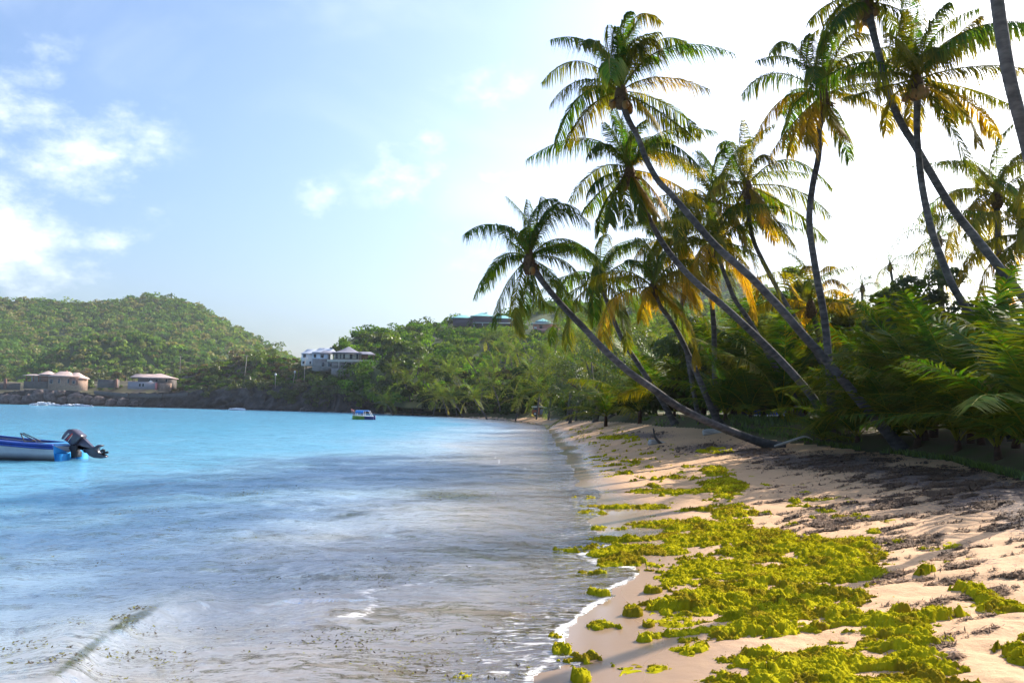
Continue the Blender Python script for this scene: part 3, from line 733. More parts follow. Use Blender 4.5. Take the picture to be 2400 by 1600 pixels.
def build_hills():
    # far hill on the left
    ridge = [(-700, 720, 1000), (-300, 695, 1000), (0, 703, 1000), (60, 706, 1000), (150, 712, 1000), (255, 704, 1000), (360, 700, 1000), (410, 707, 990), (460, 722, 970), (510, 747, 950), (560, 772, 930), (610, 803, 910), (650, 828, 900), (700, 850, 890), (800, 880, 880), (1100, 940, 860)]
    mid = [(x, y + (935 - y) * .45, D - 210) for x, y, D in ridge]; foot = [(x, 945, D - 420) for x, y, D in ridge]
    back = [(x, y + 120, D + 350) for x, y, D in ridge]
    V = loft([foot, mid, ridge, back], -900, 1000, 160, 12, 9, .012, 501)
    loft_obj('far_hill', V, M_soil, kind='structure')
    mb = MB(); crowns(mb, sample(V, 5200, .02, .74), 3.5 + 7 * rng.beta(1.3, 3, 5200), 44, 1.5, GREENS_FAR, .14, .8)
    mb.obj('far_hill_forest', M_hill, kind='stuff', label='dense green forest covering the far hill on the left', category='forest')
    # spur in front of it
    r2 = [(-900, 850, 640), (-300, 880, 640), (0, 878, 640), (60, 862, 640), (150, 820, 650), (230, 795, 660), (310, 785, 670), (400, 806, 670), (480, 838, 660), (560, 872, 650), (700, 905, 640), (900, 930, 620)]
    V = loft([[(x, 942, 545) for x, y, D in r2], [(x, y + (930 - y) * .45, D - 40) for x, y, D in r2], r2, [(x, y + 70, D + 110) for x, y, D in r2]], -900, 850, 130, 8, 12, .02, 511)
    loft_obj('spur_hill', V, M_soil, kind='structure')
    mb = MB(); crowns(mb, sample(V, 2600, .05, .75), 1.8 + 5 * rng.beta(1.3, 3, 2600), 32, 1.5, GREENS_FAR, .28, .75)
    mb.obj('spur_hill_forest', M_hill, kind='stuff', label='scrubby green woodland on the low spur behind the pink-roofed houses', category='forest')
    # rocky shelf with the small houses, then the low headland with the big house
    sh = lambda x: np.interp(x, [-600, -300, 0, 300, 600, 880, 950], [936, 940.5, 946.5, 953, 960.5, 968, 970.5])
    Ds = lambda x: (lambda p: (p - CAM) @ cF)(atz(x, float(sh(x)), 0))
    xs = [-500, -300, -100, 0, 60, 150, 230, 300, 400, 450, 520, 600, 680, 760, 840, 900]
    top = dict(zip(xs, [926, 926, 924, 922, 915, 912, 925, 922, 922, 917, 912, 908, 905, 912, 925, 958]))
    b2 = dict(zip(xs, [905, 905, 905, 905, 903, 902, 903, 904, 905, 903, 893, 888, 885, 880, 890, 935]))
    b3 = dict(zip(xs, [900, 900, 900, 898, 897, 897, 896, 896, 893, 878, 862, 838, 848, 864, 866, 900]))
    b4 = dict(zip(xs, [896, 896, 896, 895, 895, 894, 893, 893, 888, 870, 852, 834, 845, 855, 855, 860]))
    r0_ = [(x, float(sh(x)) + 2, Ds(x)) for x in xs]; r1 = [(x, top[x], Ds(x) + 8) for x in xs]; r2_ = [(x, b2[x], Ds(x) + 26) for x in xs]
    r3 = [(x, b3[x], Ds(x) + 55) for x in xs]; r4 = [(x, b4[x], Ds(x) + 80) for x in xs]; r5 = [(x, b4[x] + 40, Ds(x) + 130) for x in xs]
    V1 = loft([r0_, r1], -500, 900, 420, 12, 0, .1, 521)
    # craggy rock face
    nz = billow(V1[..., 0] * .12, V1[..., 2] * .3 + V1[..., 1] * .1, 4, 531) - .5; V1[..., 1] -= nz * 9 * np.array([.5] + [1] * (V1.shape[0] - 1))[:, None]
    V1[..., 2] += (billow(V1[..., 0] * .2, V1[..., 1] * .2, 4, 533) - .5) * 1.6
    loft_obj('sea_cliff', V1, M_rock, kind='structure')
    V2 = loft([r1, r2_, r3, r4, r5], -500, 900, 220, 6, 1.2, .06, 541)
    V2[0] = V1[-1][np.linspace(0, V1.shape[1] - 1, V2.shape[1]).astype(int)]
    loft_obj('headland', V2, mat('headland_ground', (.09, .085, .03), .95, color2=(.075, .055, .045), scale=.08), kind='structure')
    # main hill behind the palms
    r = [(780, 815, 330), (830, 789, 350), (880, 777, 370), (950, 769, 390), (1020, 760, 400), (1100, 754, 410), (1160, 750, 420), (1220, 733, 430), (1265, 716, 440), (1320, 720, 440), (1400, 722, 430), (1500, 720, 420), (1750, 730, 400), (2600, 760, 380)]
    f_ = [(x, 962 + (x - 1200) * .0175 - 2, 215) for x, y, D in r]; f_[0] = (780, 905, 300); f_[1] = (830, 918, 280); f_[2] = (880, 945, 262)
    m1 = [(x, y + (950 - y) * .55, 275) for x, y, D in r]; m2 = [(x, y + (950 - y) * .22, 335) for x, y, D in r]
    m1[0] = (780, 870, 312); m2[0] = (780, 842, 322); m1[1] = (830, 872, 300); m2[1] = (830, 830, 330)
    V3 = loft([f_, m1, m2, r, [(x, y + 60, D + 120) for x, y, D in r]], 780, 2600, 240, 7, 5, .03, 551)
    loft_obj('wooded_hill', V3, M_soil, kind='structure')
    mb = MB(); s_ = sample(V3, 2500, .03, .80); pr = proj(s_); k = ~((pr[1] > 738) & (pr[1] < np.where(pr[0] > 1225, 786, 778)) & (((pr[0] > 1045) & (pr[0] < 1210)) | ((pr[0] > 1235) & (pr[0] < 1325))) & (s_[:, 1] < 399))
    s_ = s_[k]; crowns(mb, s_, 1.2 + 4.4 * rng.beta(1.4, 2.6, len(s_)), 90, .62, GREENS_MID, .3, .8)
    mb.obj('hill_forest', M_hill, kind='stuff', label='bright green bushy woodland on the hill behind the beach palms', category='forest')
    mb = MB(); s_ = sample(V2, 2300, .05, .80); pr = proj(s_); k = (pr[0] > 395) & ~((pr[0] > 700) & (pr[0] < 885) & (pr[1] < 872)); s_ = s_[k]; crowns(mb, s_, rng.uniform(.9, 2.4, len(s_)), 60, .5, GREENS_MID[2:] + [(.09, .075, .04), (.06, .055, .035)], .3, .7)
    mb.obj('headland_scrub', M_hill, kind='stuff', label='low dry scrub covering the headland below the big villa', category='scrub')
    # hazy hill seen between the trunks
    r = [(1200, 760, 760), (1400, 720, 770), (1540, 690, 790), (1600, 655, 800), (1650, 647, 800), (1715, 650, 800), (1790, 680, 790), (1950, 720, 780), (2400, 760, 760)]
    V4 = loft([[(x, 950, 480) for x, y, D in r], [(x, y + 110, D - 120) for x, y, D in r], r, [(x, y + 80, D + 200) for x, y, D in r]], 1200, 2400, 90, 7, 14, .015, 561)
    loft_obj('hazy_hill', V4, M_soil, kind='structure')
    mb = MB(); crowns(mb, sample(V4, 1500, .1, .72), rng.uniform(4, 8, 1500), 26, 2.2, GREENS_FAR, .25, .8)
    mb.obj('hazy_hill_forest', M_hill, kind='stuff', label='pale forest on the distant hill seen between the palm trunks', category='forest')
    return V1, V2, V3


V1, V2, V3 = build_hills()


def on_headland(px, py):
    """nearest headland surface point seen at a pixel"""
    q = V2.reshape(-1, 3); a, b, dz = proj(q); k = np.argmin((a - px) ** 2 + (b - py) ** 2 + np.where(dz < 0, 1e9, 0)); return q[k]


# ---------------------------------------------------------------- palms
def curve(pts, n):
    pts = np.asarray(pts, float); k = len(pts); t = np.linspace(0, k - 1, n); i = np.clip(t.astype(int), 0, k - 2); f = (t - i)[:, None]
    p = lambda j: pts[np.clip(j, 0, k - 1)]
    a, b, c, d = p(i - 1), p(i), p(i + 1), p(i + 2)
    return .5 * ((2 * b) + (-a + c) * f + (2 * a - 5 * b + 4 * c - d) * f ** 2 + (-a + 3 * b - 3 * c + d) * f ** 3)


WIND = np.array([.55, -.15, -.05])
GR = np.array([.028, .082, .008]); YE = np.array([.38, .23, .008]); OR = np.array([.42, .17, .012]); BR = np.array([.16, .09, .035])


def frond(mb, p0, pm, p1, L, yel=0.0, n=84, seed=0, ll=.20, droop=1.0, hue=None, stiff=0.0):
    """one coconut frond: arching rachis with two rows of narrow hanging leaflets"""
    r_ = np.random.default_rng(seed); p0, pm, p1 = map(np.asarray, (p0, pm, p1))
    c = 2 * pm - .5 * (p0 + p1)
    t = np.linspace(0, 1, 22)[:, None]; ra = (1 - t) ** 2 * p0 + 2 * t * (1 - t) * c + t * t * p1
    rr = np.linspace(.030, .005, 22) * L / 4
    basec = GR * r_.uniform(.75, 1.25)
    mb.tube(ra, rr, 4, c=np.tile((.9 if stiff else .6) * (GR * 1.2 + YE * .45), (22, 1)), cap=False)
    tt = np.linspace(.10, 1.0, n) + r_.normal(0, .004, n); tt = np.clip(tt, 0, 1)
    pos = np.stack([np.interp(tt, t[:, 0], ra[:, i]) for i in range(3)], 1)
    tg = np.gradient(ra, axis=0); tg /= np.linalg.norm(tg, axis=1)[:, None]; tg = np.stack([np.interp(tt, t[:, 0], tg[:, i]) for i in range(3)], 1)
    up = np.array([0, 0, 1.0]); side = np.cross(tg, up); ln = np.linalg.norm(side, axis=1)[:, None]
    side = np.where(ln > .15, side / (ln + 1e-9), np.array([1.0, 0, 0])); nrm = np.cross(side, tg)
    prof = np.interp(tt, [.1, .22, .5, .8, .95, 1.0], [.45, .85, 1.0, .85, .5, .35]) * L * ll * 1.35
    twist = r_.uniform(-.35, .35)
    gapc = r_.uniform(0, 6.28, 3)
    for s in (-1, 1):
        ln_ = prof * r_.uniform(.8, 1.1, n) * (1 - .45 * (r_.uniform(size=n) < .10))
        gap = np.sin(tt * 19 + gapc[0] + s) * .18 + np.sin(tt * 43 + gapc[1]) * .12      # wind bunches leaflets together
        dr = side * s * (.82 + .0 * tt[:, None]) + tg * (.62 + gap + .25 * tt)[:, None] + nrm * (.15 + twist * s)
        dr += r_.normal(0, .07, dr.shape) + WIND * .22
        dr /= np.linalg.norm(dr, axis=1)[:, None]
        dn = (1 - stiff * .75) * (.75 + .7 * droop + r_.normal(0, .18, n))[:, None] * np.array([0, 0, -1.0]) + WIND * .30
        m1 = pos + dr * (ln_ * .34)[:, None] + dn * (ln_ * .12)[:, None]
        d2 = dr * (.42 + stiff * .5) + dn * .75; d2 /= np.linalg.norm(d2, axis=1)[:, None]
        m2 = m1 + d2 * (ln_ * .62)[:, None]
        wd = np.cross(dr, nrm); wd = wd / (np.linalg.norm(wd, axis=1)[:, None] + 1e-9) * (.0190 * L / 4 * 1.15 * (1.5 if stiff else 1)) * r_.uniform(.8, 1.25, (n, 1))
        v = np.stack([pos - wd * .6, pos + wd * .6, m1 + wd, m1 - wd, m2 + wd * .12, m2 - wd * .12], 1).reshape(-1, 3)
        i = np.arange(n)[:, None] * 6
        q = np.concatenate([i + np.array([[0, 1, 2, 3]]), i + np.array([[3, 2, 4, 5]])], 0)
        yel_ = yel * .88  # yellow of old fronds, plus backlit orange highlights put into the colour
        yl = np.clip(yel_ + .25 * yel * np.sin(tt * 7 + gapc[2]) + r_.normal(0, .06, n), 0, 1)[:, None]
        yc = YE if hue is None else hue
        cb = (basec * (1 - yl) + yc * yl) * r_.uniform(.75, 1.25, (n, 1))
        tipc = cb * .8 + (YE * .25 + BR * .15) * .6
        cc = np.stack([cb, cb, cb, cb, tipc, tipc], 1).reshape(-1, 3)
        mb.add(v, q, c=cc)


def trunk_mesh(pts, rb, rt, n=60):
    c = curve(pts, n); s = np.concatenate([[0], np.cumsum(np.linalg.norm(np.diff(c, axis=0), axis=1))])
    m_ = max(n, int(s[-1] / .06)); m_ = min(m_, 260)
    t = np.linspace(0, s[-1], m_); c = np.stack([np.interp(t, s, c[:, i]) for i in range(3)], 1)
    r_ = np.interp(t / s[-1], [0, .04, .12, .9, 1], [rb * 1.55, rb * 1.2, rb, rt, rt * 1.25]) * (1 + .014 * np.sin(t * 2 * np.pi / .13)) * (1 + .05 * (fbm(t * .8, t * 0, 2, 5) - .5))
    cc = (.75 + .35 * vnoise(t * 6, t * 0, 3) + .25 * (np.sin(t * 2 * np.pi / .24 + 2 * vnoise(t * 2, t * 0, 8)) > .55) + .55 * sstep(.55, .8, vnoise(t * 1.3, t * 0, 9)))[:, None] * np.array([[1, 1, 1.0]])
    mb = MB(); mb.tube(c, r_, 10, c=cc); return mb, c


def coconuts(root, c0, n, rad=.13, seed=0):
    r_ = np.random.default_rng(seed)
    u = np.linspace(0, np.pi, 7); w_ = np.linspace(0, 2 * np.pi, 9)[:-1]
    for k in range(n):
        a = r_.uniform(0, 6.28); o = np.asarray(c0) + np.array([math.cos(a) * .33, math.sin(a) * .33, -.32 - r_.uniform(0, .25)])
        mb = MB(); pts = [(0, 0, rad * 1.25 * math.cos(x)) for x in u]; mb.tube(pts, [max(.01, rad * math.sin(x) ** .8) for x in u], 8)
        mb.obj('coconut', M_coconut, root, smooth=True).location = Vector(o - np.asarray(root.location))


def crown_core(root, c0, rad=.22):
    # brown fibrous boot of old leaf bases where the fronds leave the trunk
    mb = MB(); c0 = np.asarray(c0) - np.asarray(root.location)
    mb.tube([c0 + (0, 0, -.55), c0 + (0, 0, -.25), c0 + (0, 0, .1), c0 + (0, 0, .55)], [rad * .8, rad * 1.25, rad, .05], 9)
    r_ = np.random.default_rng(int(abs(c0[0] * 100)))
    for k in range(14):
        a = k * 2.4; b = c0 + np.array([math.cos(a) * rad, math.sin(a) * rad, -.2]); mb.tube([b, b + np.array([math.cos(a) * .25, math.sin(a) * .25, .25 - r_.uniform(0, .7)])], [.04, .015], 4)
    mb.obj('crown_core', M_corem, root, smooth=True)


M_corem = mat('palm_fibre', (.16, .10, .05), .95, color2=(.08, .05, .03), scale=8, bump=.4)


def palm(label, trunk_px, Db, Dt, rb, rt, fronds, L=3.9, yel=.15, seed=1, nuts=0, base_hit=True, group=None, dense=84, proc=0, procyel=.3, pelev=(78, -42)):
    """coconut palm from trunk pixels; fronds given as (mid, tip[, yellow]) pixels, the rest grown procedurally"""
    k = len(trunk_px); pts = []
    for i, (x, y) in enumerate(trunk_px):
        D = Db + (Dt - Db) * i / (k - 1); pts.append(P(x, y, D))
    g = float(ground(pts[0][0], pts[0][1]))
    if pts[0][2] > g + .05:      # carry the trunk on down to the ground
        dv = pts[1] - pts[0]; dv = dv / np.linalg.norm(dv); dn = -dv; dn[2] = min(dn[2], -.6); dn /= np.linalg.norm(dn)
        pts = [pts[0] + dn * ((pts[0][2] - g + .15) / -dn[2])] + pts
    root = empty('palm_tree', pts[0], label, 'palm tree', group)
    mb, c = trunk_mesh(pts, rb, rt)
    mb.obj('trunk', M_trunk, root, smooth=True, origin=None).location = -Vector(pts[0])
    c0 = pts[-1]; r_ = np.random.default_rng(seed)
    crown_core(root, c0)
    cpx, cpy = trunk_px[-1]
    for i, fr in enumerate(fronds):
        (mx, my), (tx, ty) = fr[0], fr[1]; y_ = fr[2] if len(fr) > 2 else yel * r_.uniform(.2, 1.4)
        l_ = (math.hypot(mx - cpx, my - cpy) + math.hypot(tx - mx, ty - my)) * Dt / FPX
        rest = math.sqrt(max(0, L * L - l_ * l_)) * .75 * (1 if (i * 7 + seed) % 2 else -1)
        if l_ > L: rest = .25 * L * (1 if i % 2 else -1)
        rest *= .45 if rest < 0 else 1
        mid = P(mx, my, Dt + rest * .55); tip = P(tx, ty, Dt + rest)
        mb = MB(); frond(mb, c0 + np.array([0, 0, .1]), mid, tip, max(l_, L * .8), y_, dense, seed * 100 + i)
        mb.obj('frond', M_frond, root).location = -Vector(pts[0])
    for i in range(proc):
        mb = MB(); proc_frond(mb, c0, i, proc, L, seed, procyel, dense, elev=pelev); mb.obj('frond', M_frond, root).location = -Vector(pts[0])
    if nuts: coconuts(root, c0, nuts, seed=seed)
    return root


def proc_frond(mb, c0, i, n, L, seed, yel, dense, tilt=None, elev=(78, -42), hue=None, arch=(38, 22)):
    r_ = np.random.default_rng(seed * 977 + i)
    a = i * 2.39996 + r_.uniform(-.25, .25) + seed; e = R(elev[0] + (elev[1] - elev[0]) * (i / max(1, n - 1)) + r_.uniform(-8, 8))
    h = np.array([math.cos(a), math.sin(a), 0]); l_ = L * r_.uniform(.85, 1.1) * (.8 if i < 2 else 1)
    d1 = h * math.cos(e) + np.array([0, 0, math.sin(e)]); mid = c0 + d1 * l_ * .5
    e2 = e - R(arch[0] + arch[1] * r_.uniform()) ; e2 = max(e2, R(-84)); d2 = h * math.cos(e2) + np.array([0, 0, math.sin(e2)]) + WIND * .25
    tip = mid + d2 / np.linalg.norm(d2) * l_ * .55
    old = max(0, (i / n - .45)) * 1.8
    frond(mb, c0 + np.array([0, 0, .08]), mid, tip, l_, np.clip(yel * (.25 + old) * r_.uniform(.3, 1.7), 0, 1), dense, seed * 31 + i, hue=hue, stiff=.8 if arch[0] < 30 else 0)


def build_palms():
    F = lambda z, *l: [((z(*a[0])), (z(*a[1]))) + tuple(a[2:]) for a in l]
    # A leaning out over the sand
    pa = [(1835, 1050), (1790, 1038), (1725, 1015)] + [OV(*p) for p in [(1630, 970), (1560, 935), (1500, 893), (1440, 850), (1385, 800), (1340, 752), (1290, 700), (1245, 645), (1216, 598)]]
    Da = (hit(1835, 1046) - CAM) @ cF
    palm('long palm bending low over the sand, its crown nearest the water', pa, Da, Da - 1, .165, .115,
         F(Z8, ((270, 670), (100, 930)), ((330, 850), (240, 1140)), ((400, 960), (460, 1210), .25), ((390, 440), (265, 410)), ((500, 400), (490, 215)), ((540, 300), (700, 205)), ((590, 330), (600, 190)),
           ((700, 300), (945, 400)), ((760, 500), (1045, 690)), ((800, 690), (970, 1010)), ((700, 800), (800, 1060)), ((720, 830), (960, 1060), .1), ((420, 560), (350, 500)), ((640, 560), (840, 560)), ((480, 900), (420, 1060)), ((640, 280), (870, 290)), ((560, 900), (690, 1000))),
         L=3.7, yel=.12, seed=3, nuts=3, proc=6, procyel=.05, pelev=(80, 8))
    # B tallest, in the middle
    pb = [OV(*p) for p in [(2075, 1035), (2040, 995), (2000, 950), (1950, 890), (1900, 830), (1850, 775), (1790, 705), (1720, 632), (1650, 570), (1596, 510), (1545, 450)]] + [Z6(*p) for p in [(950, 1330), (865, 1180), (800, 1010), (730, 880), (688, 760), (678, 690)]]
    palm('tallest palm of the group, trunk in a long S curve, coconuts under its crown', pb, 28.3, 29, .175, .10,
         F(Z6, ((370, 450), (100, 600)), ((390, 590), (160, 760)), ((450, 790), (275, 1060), .35), ((510, 330), (390, 330)), ((620, 330), (590, 180)), ((690, 260), (745, 85)), ((760, 160), (965, 155), .35), ((850, 300), (1010, 470), .25),
           ((950, 300), (1205, 375)), ((960, 570), (1320, 660), .55), ((990, 760), (1270, 990), .2), ((830, 770), (945, 935), .6), ((960, 830), (1200, 1020)), ((780, 330), (900, 540), .15), ((560, 400), (490, 330)), ((660, 420), (640, 200)), ((500, 630), (385, 660)), ((730, 360), (960, 240), .3), ((600, 560), (560, 760))),
         L=4.3, yel=.2, seed=5, nuts=5, proc=6, procyel=.05, pelev=(80, 8))
    # C
    pc = [OV(*p) for p in [(1903, 1000), (1895, 965), (1865, 910), (1800, 835), (1740, 775), (1670, 710), (1590, 640), (1530, 570), (1490, 500), (1462, 440), (1446, 396)]]
    palm('leaning palm whose crown hangs just below the tallest one, with orange lower fronds', pc, 33, 33, .17, .11,
         F(Z6, ((570, 1060), (435, 1140)), ((520, 1235), (300, 1470)), ((540, 1300), (440, 1400)), ((540, 1400), (400, 1560)), ((620, 1450), (590, 1640)), ((700, 1420), (740, 1660)), ((790, 1420), (830, 1620)), ((690, 1000), (610, 840)), ((640, 1080), (550, 905)),
           ((880, 1040), (1060, 1040), .2), ((930, 1110), (1300, 1260), .55), ((1010, 1320), (1310, 1510), .75), ((900, 1380), (1000, 1560), .9), ((780, 1050), (1000, 1000), .1), ((760, 1020), (860, 880)), ((730, 1000), (700, 830)), ((860, 1440), (940, 1590), .8), ((560, 1500), (520, 1700))),
         L=4.5, yel=.12, seed=8, nuts=2, proc=6, procyel=.05, pelev=(80, 8))
    # F
    pf = [(1944, 1020), (1948, 960), (1946, 900)] + [OV(*p) for p in [(1903, 820), (1892, 720), (1872, 610), (1859, 510), (1866, 430), (1880, 360)]] + [Z7(*p) for p in [(690, 960), (722, 830), (722, 720)]]
    palm('upright slender palm with orange drooping fronds, standing left of the two crossed trunks', pf, 32.8, 32, .165, .115,
         F(Z7, ((380, 540), (125, 700)), ((480, 330), (335, 400)), ((420, 730), (205, 1050), .85), ((540, 860), (330, 1130), .8), ((560, 880), (470, 1140), .5), ((600, 930), (660, 1090), .9), ((830, 930), (910, 1175), .1), ((790, 880), (900, 1000), .6), ((640, 350), (690, 215)), ((720, 350), (800, 215)),
           ((800, 320), (960, 180)), ((860, 330), (1050, 260)), ((900, 500), (1180, 540), .2), ((960, 620), (1230, 620), .4), ((950, 700), (1210, 830), .55), ((600, 420), (620, 250)), ((520, 660), (410, 830)), ((840, 450), (1080, 380)), ((640, 900), (720, 1040), .5)),
         L=4.4, yel=.2, seed=11, nuts=3, proc=6, procyel=.05, pelev=(80, 8))
    # G and H crossing
    pg = [OV(2235, 740), OV(2190, 660)] + [OV(*p) for p in [(2165, 600), (2140, 530), (2122, 450), (2112, 380), (2106, 300)]] + [Z7(*p) for p in [(1410, 800), (1408, 700), (1400, 610)]]
    pg = [(2330, 900)] + pg
    palm('upright palm with a wide crown at the upper right, crossing in front of another trunk', pg, 27, 26, .14, .10,
         F(Z7, ((1340, 350), (1320, 80), .25), ((1400, 300), (1430, 60), .3), ((1500, 220), (1640, 20), .1), ((1560, 240), (1860, 60), .1), ((1640, 320), (1870, 120), .4), ((1720, 300), (2190, 210), .25), ((1800, 490), (2195, 500), .3), ((1820, 660), (2120, 790), .3), ((1620, 870), (1840, 1330), .15),
           ((1770, 740), (1990, 1000), .75), ((1720, 800), (1850, 1050), .5), ((1370, 780), (1350, 930), .5), ((1180, 540), (900, 560), .3), ((1230, 350), (1050, 440), .2), ((1160, 640), (860, 720), .4), ((1230, 730), (1180, 960), .5), ((1520, 350), (1680, 500), .3), ((1250, 420), (1130, 640), .2), ((1300, 400), (1180, 250)), ((1560, 700), (1660, 900), .6)),
         L=4.4, yel=.3, seed=14, nuts=6, proc=6, procyel=.05, pelev=(80, 8))
    ph = [OV(2440, 790), OV(2352, 685), OV(2262, 572), OV(2182, 470)] + [Z7(*p) for p in [(1400, 1080), (1290, 900), (1200, 690), (1150, 480), (1090, 250), (1060, 110), (1045, 40)]]
    palm('tall leaning palm passing behind the upright one, its crown cut by the top edge', ph, 27, 28, .165, .11,
         F(Z7, ((800, 10), (615, 165)), ((900, 50), (800, 190)), ((1190, 120), (1310, 350)), ((1230, 50), (1420, 160), .3), ((1010, 100), (1020, 190), .7), ((1000, -120), (900, -250)), ((1100, -120), (1250, -260)), ((1050, -150), (1040, -330)), ((850, -80), (640, -100)), ((1200, -60), (1450, -60)), ((960, 40), (900, 70), .5)),
         L=4.4, yel=.15, seed=17, nuts=3, proc=6, procyel=.05, pelev=(80, 8))
    pi = [(2620, 1120), (2570, 950), (2520, 760), (2470, 600)] + [Z7(*p) for p in [(2225, 1100), (2160, 850), (2095, 600), (2040, 300), (2000, 20), (1950, -400), (1900, -1000), (1860, -1500)]]
    palm('dark bare trunk rising along the right edge of the picture', pi, 15.3, 14.5, .125, .11, [], L=3.9, yel=.2, seed=21, proc=14)
    # further palms of the group
    D_ = [((1673, 765), (1668, 690), (1670, 600), (1674, 540), (1676, 485))]
    palm('dense dark crown in the middle of the cluster on a short upright trunk', [(1675, 860), (1673, 765), (1668, 690), (1670, 590), (1674, 482)], 42, 42, .15, .12,
         F(ZE, ((400, 560), (320, 380)), ((500, 520), (570, 370)), ((250, 760), (120, 1000), .5)), L=4.8, yel=.1, seed=23, proc=20, procyel=.5, nuts=2)
    palm('palm with a reddish husk heart and long fronds reaching right toward the slender trunk', [(1935, 870), (1900, 805), (1838, 705), (1812, 658), (1788, 612), (1765, 560), (1755, 500), (1752, 440)], 38, 38, .13, .10,
         F(ZE, ((1180, 470), (1600, 740), .15), ((1240, 760), (1590, 1020), .2), ((1180, 930), (1545, 1245), .15), ((1080, 1080), (1260, 1360), .4), ((930, 980), (1060, 1260), .6), ((780, 420), (745, 90), .3), ((650, 330), (510, 340)), ((900, 440), (1080, 500), .3), ((1010, 820), (1090, 960), .5), ((640, 500), (600, 300)), ((760, 420), (860, 260)), ((600, 680), (420, 800), .4), ((800, 1000), (780, 1360), .2), ((900, 860), (960, 1100), .8), ((700, 900), (620, 1100), .4)),
         L=4.6, yel=.25, seed=25, nuts=3)
    palm('lower leaning palm with an orange-brown crown behind the S-curved trunk', [(1880, 985), (1862, 930), (1835, 890), (1794, 818), (1775, 784), (1750, 742), (1723, 703), (1708, 667), (1691, 623), (1675, 575)], 38, 38, .14, .10, [], L=3.9, yel=.5, seed=27, proc=17, procyel=.7)
    palm('thin palm with a brown ragged crown left of the dense dark one', [(1612, 840), (1607, 812), (1597, 730), (1603, 675), (1599, 568)], 43, 43, .13, .10, [], L=4.0, yel=.5, seed=29, proc=17, procyel=.6)
    pj = [OV(*p) for p in [(1552, 976), (1520, 920), (1465, 835), (1430, 780), (1400, 710), (1380, 650)]]
    palm('slim leaning palm just right of the one over the water, thin grey fronds', pj, 46, 45, .165, .12, [], L=4.5, yel=.2, seed=31, proc=21, procyel=.15)
    pk = [OV(*p) for p in [(1665, 985), (1640, 950), (1610, 880), (1570, 790), (1540, 735), (1515, 700), (1500, 664)]]
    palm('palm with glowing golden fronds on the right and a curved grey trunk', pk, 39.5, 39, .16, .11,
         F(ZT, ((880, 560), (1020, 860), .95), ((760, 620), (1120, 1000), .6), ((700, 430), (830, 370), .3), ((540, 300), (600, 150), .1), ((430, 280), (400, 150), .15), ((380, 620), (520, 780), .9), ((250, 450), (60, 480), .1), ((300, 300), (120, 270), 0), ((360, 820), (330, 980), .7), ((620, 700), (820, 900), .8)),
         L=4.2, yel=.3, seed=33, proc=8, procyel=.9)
    palm('golden-lit palm crown glowing behind the slender upright trunk', [(1960, 960), (1940, 860), (1915, 770), (1900, 720)], 40, 40, .17, .13,  # sunlit gold of this crown is put into the frond colour
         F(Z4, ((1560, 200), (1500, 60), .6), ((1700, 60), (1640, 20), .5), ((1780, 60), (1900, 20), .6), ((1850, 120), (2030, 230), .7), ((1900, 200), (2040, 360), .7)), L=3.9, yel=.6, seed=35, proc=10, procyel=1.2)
    palm('bushy palm at the right edge behind the long leaning trunk', [(2345, 760), (2342, 640), (2338, 520), (2337, 460)], 36, 36, .15, .12, [], L=3.9, yel=.3, seed=37, proc=20, procyel=.5)
    palm('small palm crown peeking left of the crossed trunk base', [(2205, 760), (2202, 660), (2199, 562)], 52, 52, .15, .12, [], L=3.8, yel=.2, seed=39, proc=14, dense=36)
    palm('squat small palm just under its taller twin beside the trunk base', [(2212, 760), (2208, 690), (2206, 622)], 50, 50, .15, .12, [], L=3.0, yel=.3, seed=41, proc=13, dense=36)
    palm('small lone palm standing against white sky, between the golden crown and the crossed trunks', [(2100, 760), (2096, 690), (2086, 624)], 84, 84, .17, .13, [], L=3.3, yel=.1, seed=43, proc=13, dense=30)
    palm('smallest palm silhouette left of the lone one above the bushes', [(2023, 780), (2021, 730), (2021, 674)], 84, 84, .17, .13, [], L=3.1, yel=.1, seed=45, proc=13, dense=30)
    palm('palm with its crown spilling in from the right edge', [(2440, 900), (2425, 720), (2412, 560)], 32, 32, .17, .13, [], L=3.9, yel=.4, seed=47, proc=20, procyel=.9)


build_palms()


# ---------------------------------------------------------------- undergrowth of young palms
def young_palm_proto(seed, n, L, yel, dense, elev):
    root = empty('young_palm', (0, 0, 0), 'x', 'young palm', 'young palms crowding the edge of the beach')
    kids = []
    for i in range(n):
        mb = MB(); proc_frond(mb, np.array([0, 0, .15]), i, n, L, seed, yel, dense, elev=elev, arch=(22, 26))
        kids.append(mb.obj('frond', M_young, root))
    mb = MB(); mb.tube([(0, 0, -.4), (0, 0, .1), (0, 0, .4)], [.13, .11, .05], 8, c=(.8, .45, .25)); kids.append(mb.obj('stem', M_trunk, root, smooth=True))
    KIDS[root.name] = kids
    return root


